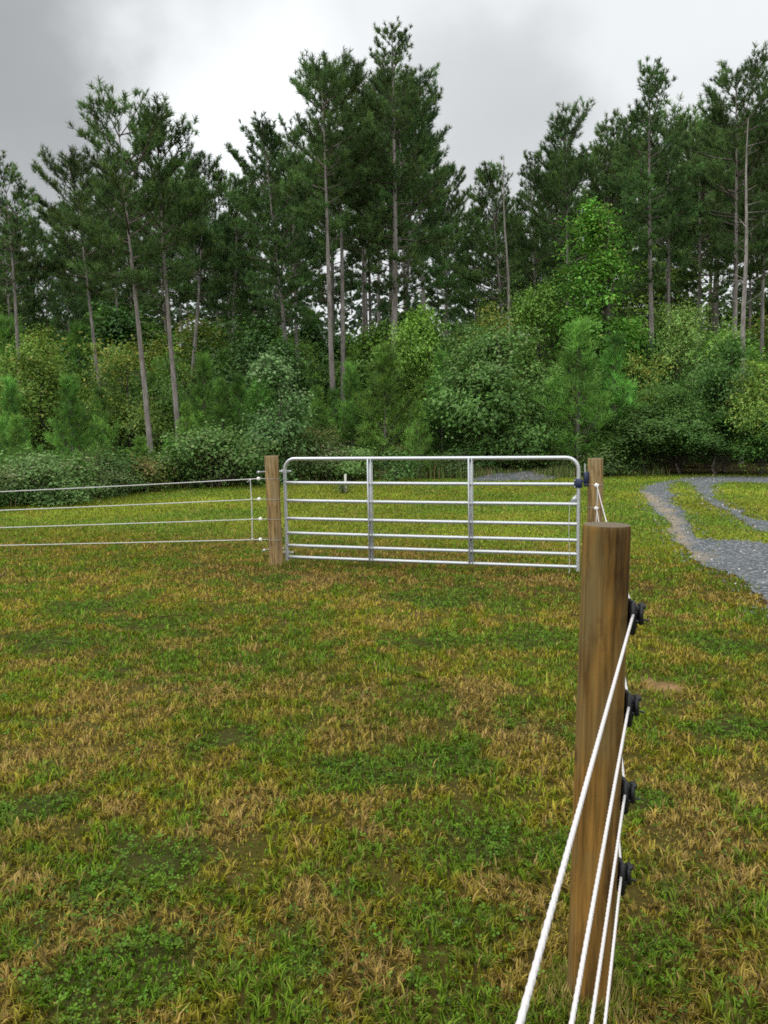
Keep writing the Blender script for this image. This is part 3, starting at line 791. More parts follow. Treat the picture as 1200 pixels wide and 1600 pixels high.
# --- tall pines: top pixel, a low trunk pixel, depth, crown-base pixel row, crown half width px, trunk px, label
PINES = [
 ((4, 255), (26, 560), 31, 440, 55, 9, 'tall pine at the far left whose crown the picture edge cuts'),
 ((112, 242), (158, 655), 33, 450, 60, 8, 'dense dark pine with lumpy crown, second from the left edge'),
 ((184, 153), (233, 684), 24.6, 430, 80, 10.5, 'highest pine of the left third, knobbly crown over a leaning brown trunk'),
 ((247, 185), (279, 668), 25.2, 425, 62, 10.5, 'pine with pale slender leaning trunk just right of the leaning brown one'),
 ((320, 245), (300, 560), 37, 450, 56, 9, 'pine with low thin crown filling the dip left of the central group'),
 ((370, 262), (362, 590), 38, 480, 50, 8, 'thin dark pine hidden in the dip beside the central tall group'),
 ((412, 190), (447, 585), 34, 490, 48, 10, 'pine with shaggy narrow crown on the left shoulder of the central group'),
 ((497, 98), (521, 600), 32, 345, 52, 11, 'round-headed pine with long clean trunk left of the tallest pine'),
 ((522, 92), (534, 592), 33.5, 330, 45, 10, 'pine whose clean trunk rises close beside the round-headed one'),
 ((562, 205), (572, 560), 36, 400, 40, 8, 'thin-stemmed pine standing between the round-headed pine and the tallest'),
 ((614, 30), (612, 556), 34, 440, 62, 14, 'tallest pine of the whole wood, pointed open crown and thick trunk'),
 ((660, 108), (631, 520), 36, 480, 55, 9, 'pine with ragged drooping crown forming the right edge of the central group'),
 ((768, 258), (786, 500), 40, 500, 44, 7, 'lower dark pine standing just right of the gap in the skyline'),
 ((830, 236), (836, 480), 42, 490, 36, 7, 'narrow pine with thin pointed top left of the right-hand group'),
 ((878, 172), (884, 470), 38, 470, 50, 8, 'pine forming the left shoulder of the right-hand tall group'),
 ((945, 172), (950, 470), 40, 470, 46, 8, 'dark pine partly hidden behind the bright sweetgum top'),
 ((1018, 100), (1019, 500), 36, 430, 58, 11, 'conical pine with airy crown, highest of the right-hand group'),
 ((1042, 230), (1040, 540), 37, 400, 40, 10, 'dark stemmed pine close behind the airy conical one'),
 ((1150, 108), (1146, 490), 36, 410, 70, 11, 'broad flat-topped pine near the right edge with spreading boughs'),
 ((1196, 104), (1188, 520), 38, 420, 50, 8, 'pine cut by the right picture edge'),
]
variants = []
rs = np.random.default_rng(3)
for i, (tp, lw, Y, cbp, hw, tw, label) in enumerate(PINES):
    top = aty(*tp, Y); low = aty(*lw, Y)
    sl_ = (top[0] - low[0]) / (top[2] - low[2]); bx = low[0] - sl_ * low[2]
    H = top[2]; cbz = aty(tp[0], cbp + 14, Y)[2]; R = hw / CAM_F * Y * 1.5; tr = tw / CAM_F * Y * .47
    H -= .3
    ms = pine_mesh(100 + i, H, cbz, R, tr, dens=1.35 if tp[0] < 460 else 1.1, side=rs.uniform(-.25, .25), flat=1.3 if 'flat' in label or 'round' in label else -1.1 if 'pointed' in label or 'conical' in label else 0.)
    place(ms, 'pine_tree', label, 'pine tree', (bx, Y, 0), lean=(math.atan(sl_), 0))
    if i not in (0,): variants.append((ms, H, R))

# dead bare spire beside the lower dark pine, and the bare pale trunk near the right edge
def snag(top, low, Y, tw, label):
    t3 = aty(*top, Y); l3 = aty(*low, Y); s = (t3[0] - l3[0]) / (t3[2] - l3[2]); bx = l3[0] - s * l3[2]
    rng = np.random.default_rng(int(top[0])); H = t3[2]; mb = MB(); zz = np.linspace(0, H, 14)
    x = s * zz + .05 * np.sin(zz); tube(mb, np.stack([x, .04 * np.cos(zz * .8), zz], 1), tw / CAM_F * Y * .5 * (1 - .88 * (zz / H) ** 1.3), 8)
    q = rng.uniform(.45, .97, 26) * H; a = rng.uniform(0, 6.28, 26); l = rng.uniform(.2, 1.3, 26) * (1.15 - q / H) * 2
    o = np.stack([s * q, 0 * q, q], 1); e = o + np.stack([np.cos(a) * l, np.sin(a) * l, l * rng.uniform(-.1, .6, 26)], 1)
    sticks(mb, o, e, .018, .004)
    t = thing('dead_tree', label, 'dead tree', (bx, Y, 0)); obj('trunk', (mb, M_pale, True), t)
snag((786, 244), (795, 495), 38, 7, 'bare pale dead spire poking above the lower dark pine by the skyline gap')
snag((1169, 185), (1160, 625), 31, 10, 'bare pale straight trunk with dead twigs in front of the broad flat-topped pine')

# background pines, thinner crowns, deeper in the wood
SKY = [(-400, 260), (0, 262), (60, 300), (80, 290), (110, 245), (150, 200), (170, 155), (230, 190), (272, 200), (285, 255), (360, 262), (385, 230), (430, 190), (450, 150), (500, 105),
       (540, 95), (575, 60), (615, 40), (650, 110), (690, 195), (712, 250), (722, 330), (735, 300), (770, 262), (800, 272), (830, 240), (870, 178), (950, 165), (1000, 115), (1055, 125), (1075, 180), (1105, 135), (1200, 108), (1600, 150)]
sx_, sy_ = zip(*SKY)
for s in range(4):
    variants.append((pine_mesh(300 + s, 16, 8.6, 2.1, .13, dens=.8), 16, 1.5))
rb = np.random.default_rng(21)
GB = 'slender background pines deeper in the wood'
n_bg = 0
for Y0, cnt in ((43, 15), (50, 20), (58, 26), (68, 30)):
    for j in range(cnt):
        px = -330 + 1860 * (j + rb.uniform(.1, .9)) / cnt
        ty = np.interp(px, sx_, sy_) + rb.uniform(45, 150); Y = Y0 + rb.uniform(-3, 3)
        ty = min(ty, 430)
        top = aty(px, ty, Y); v = variants[rb.integers(0, len(variants))]; k = top[2] / v[1]
        kx = k * rb.uniform(.85, 1.15)
        place(v[0], 'pine_tree', 'slender dark pine deep in the wood, showing only between and behind the nearer pines', 'pine tree',
              (top[0], Y, 0), (kx, kx, k), rb.uniform(0, 6.28), (rb.normal() * .02, 0), GB); n_bg += 1

# --- understorey base meshes
YP = [(pine_mesh(500 + i, 4.0, .15, 1.25, .05, young=True, dens=1.0, kneed=12), 4.0, 1.25) for i in range(4)]
BD = [(broad_mesh(600 + i, 4.5, 1.7, cb_, c_, lf, 200, 85), 4.5, 1.7) for i, (c_, lf, cb_) in enumerate([((.095, .195, .028), .105, .25), ((.085, .18, .032), .125, .5), ((.115, .205, .028), .09, .35), ((.058, .125, .022), .11, 1.1), ((.068, .145, .026), .10, .9)])]   # dark
BM = [(broad_mesh(620 + i, 4.5, 1.6, .3, c_, lf, 180, 75, tip=tp), 4.5, 1.6) for i, (c_, lf, tp) in enumerate([((.13, .255, .035), .10, ((.24, .29, .05), .18)), ((.15, .275, .034), .12, None), ((.115, .24, .046), .085, ((.20, .29, .07), .3)), ((.16, .25, .032), .10, ((.30, .26, .06), .15))])]   # mid green
BP = [(broad_mesh(640, 3.6, 1.0, .15, (.14, .25, .075), .11, 110, 70, tip=((.25, .34, .15), .4)), 3.6, 1.0)]   # pale
BY = [(broad_mesh(650 + i, 4.0, 1.4, .3, (.13, .205, .03), .10, 130, 60, tip=((.30, .29, .05), .32)), 4.0, 1.4) for i in range(2)]   # yellowing
BB = [(broad_mesh(700, 4.5, 1.7, .2, (.078, .168, .034), .115, 240, 90, tip=((.17, .25, .08), .16)), 4.5, 1.7)]  # tip colour paints the pale highlights of the glossy leaves
SG = [(broad_mesh(660, 10.0, 1.8, .8, (.13, .27, .03), .13, 280, 75, 'cone', tip=((.26, .29, .05), .12)), 10.0, 1.8)]
SH = [(broad_mesh(680 + i, 1.3, 1.0, .05, c, lf, 90, 75, tip=tp), 1.3, 1.0) for i, (c, lf, tp) in enumerate([((.13, .225, .06), .06, ((.24, .30, .12), .25)), ((.11, .20, .045), .085, ((.20, .25, .09), .2)), ((.14, .20, .04), .055, ((.24, .13, .06), .25)), ((.12, .205, .055), .07, ((.23, .28, .12), .28))])]

UNDER = [
 # kind list, index, centre px, top py, depth, half width px, label, name, category
 (YP, 0, 106, 594, 20.3, 54, 'bright bushy young pine standing forward at the left, taller than the brush at its foot', 'young_pine', 'young pine'),
 (YP, 1, 28, 655, 20.5, 38, 'small bright young pine by the left picture edge', 'young_pine', 'young pine'),
 (YP, 2, 152, 668, 23.5, 34, 'low young pine filling in right of the bushy forward one', 'young_pine', 'young pine'),
 (YP, 3, 218, 688, 23.0, 38, 'small young pine at the foot of the leaning brown trunk', 'young_pine', 'young pine'),
 (YP, 1, 264, 690, 24.0, 26, 'narrow small young pine at the foot of the pale slender trunk', 'young_pine', 'young pine'),
 (BY, 0, 195, 540, 26.5, 60, 'yellow-tinged broadleaf tree behind the forward young pine and left of the leaning brown trunk', 'broadleaf_tree', 'tree'),
 (YP, 1, 12, 598, 24.0, 44, 'young pine behind the small one at the left picture edge', 'young_pine', 'young pine'),
 (YP, 2, 160, 612, 25.2, 40, 'young pine standing between the forward bushy one and the leaning brown trunk', 'young_pine', 'young pine'),
 (YP, 3, 292, 636, 24.4, 36, 'short young pine just right of the foot of the pale slender trunk', 'young_pine', 'young pine'),
 (YP, 0, 346, 598, 25.6, 44, 'young pine above the rounded dark bush at the left', 'young_pine', 'young pine'),
 (BM, 0, 55, 548, 26.0, 75, 'mid-green leafy tree rising behind the small young pines at the left edge', 'broadleaf_tree', 'tree'),
 (BD, 0, 262, 560, 28.0, 46, 'dark leafy tree between the two leaning trunks at the left', 'broadleaf_tree', 'tree'),
 (YP, 0, 315, 560, 26.5, 46, 'young pine standing right of the pale slender trunk', 'young_pine', 'young pine'),
 (YP, 2, 372, 590, 27.0, 44, 'soft young pine left of the pale-leaved sapling', 'young_pine', 'young pine'),
 (BP, 0, 428, 562, 25.0, 50, 'pale silvery-green sapling above the left gate post', 'broadleaf_tree', 'sapling'),
 (SH, 1, 340, 690, 23.5, 62, 'rounded dark bush at the wood edge left of the left gate post', 'shrub', 'shrub'),
 (SH, 0, 60, 722, 18.8, 75, 'grey-green shrub in the left corner above the top rope', 'shrub', 'shrub'),
 (SH, 3, 168, 728, 20.8, 62, 'grey-green shrub on the wood edge right of the left corner one', 'shrub', 'shrub'),
 (SH, 1, 236, 730, 22.0, 50, 'low darker shrub below the leaning brown trunk', 'shrub', 'shrub'),
 (SH, 2, 292, 722, 23.0, 48, 'brown-tipped shrub left of the rounded dark bush', 'shrub', 'shrub'),
 (SH, 0, -40, 716, 18.0, 60, 'shrub at the very left edge of the picture', 'shrub', 'shrub'),
 (SH, 3, 398, 700, 24.5, 46, 'shrub directly behind the left gate post top', 'shrub', 'shrub'),
 (SH, 2, 478, 686, 25.5, 46, 'rusty-tinged shrub behind the left corner of the gate', 'shrub', 'shrub'),
 (SH, 1, 545, 690, 26.0, 44, 'dark shrub behind the left third of the gate', 'shrub', 'shrub'),
 (YP, 3, 492, 612, 27.5, 42, 'soft young pine right of the pale sapling', 'young_pine', 'young pine'),
 (YP, 1, 548, 575, 28.5, 44, 'young pine left of the big central young pine', 'young_pine', 'young pine'),
 (YP, 0, 598, 545, 27.5, 70, 'big soft young pine in the middle above the gate', 'young_pine', 'young pine'),
 (YP, 2, 655, 630, 26.0, 34, 'small bright conical young pine in front of the big central one', 'young_pine', 'young pine'),
 (BM, 1, 655, 492, 31.0, 52, 'leafy mid-green tree behind the big central young pine', 'broadleaf_tree', 'tree'),
 (YP, 3, 690, 560, 28.0, 45, 'young pine squeezed against the big dark broadleaf tree', 'young_pine', 'young pine'),
 (BB, 0, 775, 522, 27.0, 78, 'big dark glossy rounded broadleaf tree above the right half of the gate', 'broadleaf_tree', 'tree'),
 (BY, 1, 778, 485, 30.0, 34, 'tawny pale treetop showing over the big dark broadleaf tree', 'broadleaf_tree', 'tree'),
 (BD, 2, 850, 462, 32.0, 62, 'dark leafy tree between the big rounded broadleaf and the bright sweetgum', 'broadleaf_tree', 'tree'),
 (SG, 0, 928, 312, 32.0, 66, 'tall bright green conical sweetgum before the right-hand pines', 'broadleaf_tree', 'tree'),
 (YP, 1, 905, 512, 26.0, 80, 'large broad young pine left of the right gate post', 'young_pine', 'young pine'),
 (YP, 2, 962, 530, 27.0, 58, 'second large young pine right behind the broad one by the gate post', 'young_pine', 'young pine'),
 (BY, 0, 1000, 560, 27.5, 44, 'small tree with yellow sprays right of the large young pines', 'broadleaf_tree', 'tree'),
 (BM, 2, 1072, 482, 31.0, 58, 'mid-green tree standing where the drive meets the wood', 'broadleaf_tree', 'tree'),
 (BD, 3, 1010, 640, 26.0, 62, 'dark low leafy tree behind the right gate post', 'broadleaf_tree', 'tree'),
 (BD, 4, 1065, 610, 26.0, 56, 'dark leafy tree overhanging the far bend of the drive', 'broadleaf_tree', 'tree'),
 (BD, 4, 1135, 540, 26.5, 66, 'large dark broadleaf tree beside the bare pale trunk', 'broadleaf_tree', 'tree'),
 (BM, 0, 1195, 570, 24.8, 56, 'leafy tree cut by the right edge above the drive', 'broadleaf_tree', 'tree'),
 (BD, 3, 1120, 650, 25.0, 60, 'low dark leafy tree at the roadside under the large dark one', 'broadleaf_tree', 'tree'),
 (BD, 4, 1240, 640, 23.8, 60, 'dark low tree just past the right edge', 'broadleaf_tree', 'tree'),
 (SH, 1, 700, 690, 26.3, 46, 'dark shrub behind the middle of the gate', 'shrub', 'shrub'),
 (SH, 2, 620, 694, 26.3, 44, 'mixed brown and green shrub below the big central young pine', 'shrub', 'shrub'),
 (SH, 1, 770, 690, 27.2, 54, 'dark shrub at the foot of the big rounded broadleaf tree', 'shrub', 'shrub'),
 (SH, 2, 850, 688, 27.4, 52, 'brown-leaved shrub behind the gravel heap', 'shrub', 'shrub'),
 (SH, 1, 925, 695, 25.9, 46, 'dark shrub close behind the right gate post', 'shrub', 'shrub'),
 (SH, 3, 985, 700, 25.9, 44, 'dull shrub on the wood edge right of the right gate post', 'shrub', 'shrub'),
]
for i, (ml, mi, cx, ty, Y, hw, label, nm, cat) in enumerate(UNDER):
    top = aty(cx, ty, Y); ms, H, R = ml[mi]; k = top[2] / H; kx = hw / CAM_F * Y / R * 1.06
    if nm == 'shrub': k *= rb.uniform(.55, 1.35); Y += rb.uniform(-.5, 1.6)
    kx = float(np.clip(kx, k * .6, k * 1.9))
    place(ms, nm, label, cat, (top[0], Y, 0), (kx, kx, k), rb.uniform(0, 6.28), (rb.normal() * .02, rb.normal() * .02))
# knee-high weeds scattered along the edge of the wood
WE = [(broad_mesh(720 + i, .62, .38, .03, c, .045, 34, 46, tip=tp), .62) for i, (c, tp) in enumerate([((.13, .20, .055), ((.27, .28, .14), .35)), ((.085, .165, .035), None), ((.15, .19, .04), ((.28, .17, .07), .3))])]
for j in range(46):
    px = rb.uniform(-60, 1010) if j > 26 else rb.uniform(-60, 420)
    by = np.interp(px, (-60, 0, 100, 200, 350, 450, 700, 860, 1010), (796, 791, 782, 770, 759, 754, 748, 749, 744)) + rb.normal() * 2.5 - 2
    if 735 < px < 870: continue
    b = atz(px, by); ms, H = WE[rb.integers(0, 3)]; k = rb.uniform(.6, 1.7)
    place(ms, 'weed_clump', 'ragged knee-high weeds along the edge of the wood', 'weeds', (b[0], b[1], 0), (k * rb.uniform(.9, 1.5), k, k), rb.uniform(0, 6.28), group='weeds along the edge of the wood')
# deeper understorey, repeated kinds that nothing tells apart
FILL = [(BD, 'broadleaf_tree', 'tree', 'dark undergrowth tree in the shade behind the front row of the wood', 'undergrowth trees behind the front row'),
        (BM, 'leafy_sapling', 'sapling', 'mid-green undergrowth sapling seen between the front trees', 'green saplings behind the front row'),
        (YP, 'young_pine', 'young pine', 'young pine in the second rank of the wood, mostly hidden by the front row', 'young pines of the second rank')]
for Y0, cnt, tl, th_ in ((30.5, 22, 560, 640), (34, 26, 500, 590), (39, 26, 490, 580), (45, 28, 500, 570), (54, 30, 500, 570), (64, 30, 490, 560), (57, 20, 400, 500)):
    for j in range(cnt):
        px = -420 + 2040 * (j + rb.uniform(.1, .9)) / cnt; Y = Y0 + rb.uniform(-2, 2)
        if Y0 == 57 and 260 < px < 770: continue
        ml, nm, cat, label, grp = FILL[rb.choice(3, p=(.5, .28, .22))]
        ms, H, R = ml[rb.integers(0, len(ml))]; top = aty(px, rb.uniform(tl, th_) + (25 if 420 < px < 560 and Y < 50 else 0), Y); k = top[2] / H
        kx = k * rb.uniform(.8, 1.25)
        place(ms, nm, label, cat, (top[0], Y, 0), (kx, kx, k), rb.uniform(0, 6.28), group=grp)

# far side of the wood: one continuous mass of leaves
def distant_wood():
    rng = np.random.default_rng(77); mb = MB(); n = 26000
    x = rng.uniform(-75, 75, n); y = 84 + rng.normal(size=n) * 3; top = 11.5 + 5 * fbm(x, y, 9, 81, 3)
    z = rng.random(n) ** .8 * top
    col = np.array([[.035, .06, .028]]) * rng.uniform(.5, 1.5, (n, 1))
    leaves(mb, np.stack([x, y, z], 1), np.tile([[0, -.6, .6]], (n, 1)), rng, .8, col)
    tag(obj('distant_wood', (mb, M_leaf)), 'far trees closing the view through the trunks', 'woodland', kind='stuff')
distant_wood()

# tall weeds and rough grass along the wood edge
def tall_grass():
    rng = np.random.default_rng(44)
    edge = np.concatenate([np.array([[-13, 14]]), plan([(0, 792), (100, 783), (200, 770), (350, 759), (450, 754), (560, 750), (640, 748), (700, 748), (740, 749), (860, 748), (960, 743), (1040, 743)])])
    s = np.concatenate([[0], np.cumsum(np.linalg.norm(np.diff(edge, axis=0), axis=1))])
    n = 16000; u = rng.random(n) * s[-1]
    x = np.interp(u, s, edge[:, 0]) + rng.normal(size=n) * .15; y = np.interp(u, s, edge[:, 1]) + rng.normal(size=n) * .4 + .45
    g0 = atz(690, 746)
    dense = np.exp(-((x - g0[0]) / .9) ** 2)
    h = (.16 + .22 * rng.random(n)) * (.5 + fbm(x, y, 1.1, 47, 3)) + .42 * dense * rng.random(n)
    k = rng.random(n) < (.35 + .65 * sstep(fbm(x, y, 1.4, 53, 2), .35, .6) + dense)
    k &= ~road_fac(x, y)
    x, y, h = x[k], y[k], h[k]; n = len(x)
    az = rng.uniform(0, 6.28, n); ln = rng.uniform(.05, .5, n)
    b = np.stack([x, y, ground_z(x, y)], 1)
    D = np.stack([np.cos(az), np.sin(az), np.zeros(n)], 1); S = np.stack([-np.sin(az), np.cos(az), np.zeros(n)], 1) * .009
    up = np.array([[0, 0, 1.]])
    mid = b + up * (h * .6)[:, None] + D * (h * ln * .3)[:, None]; tip = b + up * h[:, None] + D * (h * ln)[:, None]
    col = np.array([[.13, .19, .045]]) * rng.uniform(.6, 1.4, (n, 1)); col = np.where(rng.random((n, 1)) < .2, np.array([[.28, .21, .11]]), col)
    i = np.arange(n)[:, None] * 5; mb = MB()
    mb.add(np.stack([b - S, b + S, mid + S, mid - S, tip], 1).reshape(-1, 3), i + np.array([[0, 1, 2, 3]]), np.repeat(col, 5, 0)); mb.F[3].append(i + np.array([[3, 2, 4]]))
    tag(obj('rough_grass', (mb, M_grass)), kind='stuff')
tall_grass()

# gravel heap behind the gate
def gravel_heap():
    c = atz(803, 749) + np.array([0, .2, 0]); top = aty(850, 734.5, c[1])[2]
    rng = np.random.default_rng(9); n = 40; gx = np.linspace(-1.55, 1.55, 60); gy = np.linspace(-.95, .95, 36)
    X, Y = np.meshgrid(gx, gy); x = X.ravel(); y = Y.ravel()
    r = np.sqrt((x / 1.5) ** 2 + (y / .9) ** 2)
    hgt = top * np.clip(1 - r ** 1.5, -.08, 1) * (.78 + .35 * np.exp(-((x - .65) / .45) ** 2) - .1 * np.exp(-((x - 0) / .3) ** 2)) + (fbm(x + 9, y, .35, 15, 3) - .5) * .07
    i = np.arange(35)[:, None] * 60 + np.arange(59)[None]
    F = np.stack([i, i + 1, i + 61, i + 60], -1).reshape(-1, 4)
    mb = MB(); mb.add(np.stack([x, y, np.maximum(hgt, -.05)], 1), F, (.12, .12, .12))
    o = obj('gravel_heap', (mb, M_gravel, True), loc=tuple(c)); tag(o, 'low heap of blue-grey gravel at the wood edge, seen through the gate', 'gravel pile')
gravel_heap()


# ------------------------------------------------------------------ posts
def post(loc, H, r, lean, mat, label, seed, name='fence_post', bury=.12, taper=.0):
    rng = np.random.default_rng(seed)
    t = thing(name, label, 'post', loc); t.rotation_euler = (lean[1], lean[0], 0)
    zz = np.concatenate([np.linspace(-bury, H - .03, 26), [H - .012, H - .004, H]])
    th = np.arange(40) * 2 * pi / 40
    prof = 1 + .012 * np.sin(2 * th + rng.uniform(0, 6)) + .008 * np.sin(3 * th + rng.uniform(0, 6)) + .004 * np.sin(7 * th)
    rad = r * (1 + taper * (1 - zz / H)) * (1 + .01 * np.sin(zz * 5 + seed)); rad[-2] *= .99; rad[-1] *= .965
    V = np.array([[p * R_ * cos(a), p * R_ * sin(a), z] for z, R_ in zip(zz, rad) for a, p in zip(th, prof)])
    i = np.arange(len(zz) - 1)[:, None] * 40; j = np.arange(40)[None]; j2 = (j + 1) % 40
    mb = MB(); mb.add(V, np.stack([i + j, i + j2, i + 40 + j2, i + 40 + j], -1).reshape(-1, 4)); obj('shaft', (mb, mat, True), t)
    eg = MB(); ring = V[-40:]; inner = ring * np.array([.5, .5, 1]) + np.array([0, 0, .0015])
    P = np.concatenate([ring, inner, [[0, 0, H + .002]]])
    q = np.arange(40); q2 = (q + 1) % 40
    eg.add(P, np.stack([q, q2, 40 + q2, 40 + q], 1)); eg.F[3].append(np.stack([40 + q, 40 + q2, np.full(40, 80)], 1))
    obj('end_grain', (eg, M_end), t)
    return t


lp = atz(432, 887); lp_top = aty(424, 712, lp[1])
gA = atz(449, 870, .1); gB = atz(903, 886, .1)
np_base = atz(921, 1562); np_top = aty(945.5, 818, np_base[1] + .02)
RPY = gB[1] + .02
rp_x = aty(930, 757, RPY)[0]; rp_top = aty(930, 716, RPY)[2]
left_post = post((lp[0], lp[1], 0), lp_top[2], .082, (math.atan((lp_top[0] - lp[0]) / lp_top[2]), 0), M_post_far, 'round wooden gate post with hinge bolts, left of the metal gate', 3, 'gate_post')
right_post = post((rp_x, RPY, 0), rp_top, .083, (.0, 0), M_post_far, 'round wooden gate post right of the gate with a navy latch fixed to it', 4, 'gate_post')
near_lean = math.atan((np_top[0] - np_base[0]) / np_top[2])
near_post = post((np_base[0], np_base[1], 0), np_top[2], .0665, (near_lean, 0), M_post_near, 'thick brown wooden post nearest the camera with four black insulators', 5)


# ------------------------------------------------------------------ gate
def arc(c, r, a0, a1, n, U, W): return [np.array(c) + r * (cos(a) * U + sin(a) * W) for a in np.linspace(a0, a1, n)]
def build_gate():
    L = float(np.hypot(*(gB - gA)[:2])); rz = math.atan2(gB[1] - gA[1], gB[0] - gA[0])
    t = thing('farm_gate', 'galvanised tubular steel farm gate of seven rails, closed between two wooden posts', 'gate', (gA[0], gA[1], 0)); t.rotation_euler = (0, 0, rz)
    hs = [1.305, 1.015, .796, .576, .397, .243, .1]; z0, zt = .055, hs[0]; r = .0215; cr = .135
    U = np.array([1., 0, 0]); W = np.array([0, 0, 1.])
    pts = [np.array([0, 0, z0]), np.array([0, 0, .6])] + arc((cr, 0, zt - cr), cr, pi, pi / 2, 9, U, W) + [np.array([L * .5, 0, zt])] + arc((L - cr, 0, zt - cr), cr, pi / 2, 0, 9, U, W) + [np.array([L, 0, .6]), np.array([L, 0, z0])]
    mb = MB(); tube(mb, np.array(pts), r, 16); obj('frame', (mb, M_galv, True), t)
    for z in hs[1:]:
        mb = MB(); tube(mb, np.array([[.012, 0, z], [L * .5, 0, z - .003], [L - .012, 0, z]]), .0195, 14, cap=False); obj('rail', (mb, M_galv, True), t)
    for f in (.314, .659):                               # flat uprights folded round the rails: a channel seen open on one side
        x = L * f; mb = MB()
        for dx in (-.017, .017): box(mb, (x + dx, -.014, (.1 + zt) / 2), (.007, .044, zt - .1 - .002), bev=.002)
        box(mb, (x, .0125 + .012, (.1 + zt) / 2), (.041, .006, zt - .1 - .004), bev=.002)
        box(mb, (x - .0225, -.0335, (.1 + zt) / 2), (.012, .0055, zt - .104), bev=.002)
        obj('upright', (mb, M_galv), t)
    mb = MB(); z3 = hs[2]                                 # triangular gusset at the latch end
    V = np.array([[L - .018, y, z3 + .014] for y in (-.004, .004)] + [[L - .105, y, z3 + .014] for y in (-.004, .004)] + [[L - .018, y, z3 + .12] for y in (-.004, .004)])
    mb.add(V, [[0, 2, 4], [1, 5, 3]]); mb.F[4].append(np.array([[0, 1, 3, 2], [2, 3, 5, 4], [4, 5, 1, 0]])); obj('gusset', (mb, M_galv), t)
    mb = MB()                                             # clamp of the latch on the gate stile
    zl = hs[1] + .012
    box(mb, (L - .002, -.004, zl), (.085, .062, .098), bev=.004); box(mb, (L - .036, -.036, zl + .034), (.022, .014, .022), bev=.004); box(mb, (L - .036, -.036, zl - .036), (.022, .014, .022), bev=.004)
    tube(mb, np.array([[L + .03, 0, zl + .02], [L + .075, 0, zl + .024]]), .011, 10)
    cl = obj('latch_clamp', (mb, M_navy), t)
    bb = MB()
    for dz in (.034, -.036): tube(bb, np.array([[L - .036, -.040, zl + dz], [L - .036, -.052, zl + dz]]), .008, 6)
    obj('bolt', (bb, M_galv), cl)
    for z in (1.155, .155):                               # hinge eyes on the hinge stile
        mb = MB(); tube(mb, np.array([[0, 0, z - .022], [0, 0, z + .022]]), .027, 14); box(mb, (.05, 0, z), (.07, .012, .022), bev=.003); box(mb, (-.035, 0, z - .004), (.03, .012, .04), bev=.004)
        obj('hinge_strap', (mb, M_galv), t)
    return t, L, rz
gate, GL, GRZ = build_gate()
def gate_pt(x, y, z): return np.array([gA[0] + x * cos(GRZ) - y * sin(GRZ), gA[1] + x * sin(GRZ) + y * cos(GRZ), z])
# hinge bolts through the left post
for py in (737.5, 860):
    zc = aty(425, py, lp[1])[2]; p = gate_pt(-.04, 0, zc - .01)
    a = np.array([lp[0] - .20 + (.035 if py > 800 else 0), lp[1] + .02, zc]); mb = MB()
    lm = left_post.matrix_basis.inverted()
    pts = np.array([list(lm @ Vector(v)) for v in (a, p - np.array([.03, 0, -.006]), p)])
    tube(mb, pts, .009, 10); tube(mb, np.array([pts[0] + [.012, 0, 0], pts[0] + [.028, 0, 0]]), .017, 6)
    obj('hinge_bolt', (mb, M_galv, False), left_post)
# latch receiver on the right post: navy block with an upright rod
def receiver():
    c = np.array([aty(914.5, 746, RPY)[0], RPY - .03, aty(914, 746.5, RPY)[2]]) - np.array([rp_x, RPY, 0])
    mb = MB(); box(mb, c, (.05, .05, .125), bev=.01); box(mb, c + np.array([.028, .01, .02]), (.03, .035, .10), bev=.006); box(mb, c + np.array([-.004, -.006, -.075]), (.034, .04, .035), bev=.006)
    o = obj('latch_receiver', (mb, M_navy), right_post)
    rd = MB(); tube(rd, np.array([c + [-.012, -.004, .05], c + [-.012, -.004, .155]]), .008, 10); obj('rod', (rd, M_galv, True), o)
receiver()
# thin cord hanging from the third rail at the latch end
def cord():
    p = gate_pt(GL - .095, -.021, .80); mb = MB(); zz = np.linspace(.80, .02, 14)
    tube(mb, np.stack([p[0] + .004 * np.sin(zz * 9), p[1] - .004 + 0 * zz, zz], 1), .0028, 6)
    tag(obj('cord', (mb, M_rope)), 'thin pale cord hanging from the third gate rail beside the latch stile', 'cord')
cord()


# ------------------------------------------------------------------ insulators and ropes
def lerp_pts(a, b, n, sag=0.0):
    t = np.linspace(0, 1, n)[:, None]; p = np.asarray(a) * (1 - t) + np.asarray(b) * t
    p[:, 2] -= (4 * t * (1 - t) * sag)[:, 0]; return p
ordn = ('topmost', 'second', 'third', 'lowest')
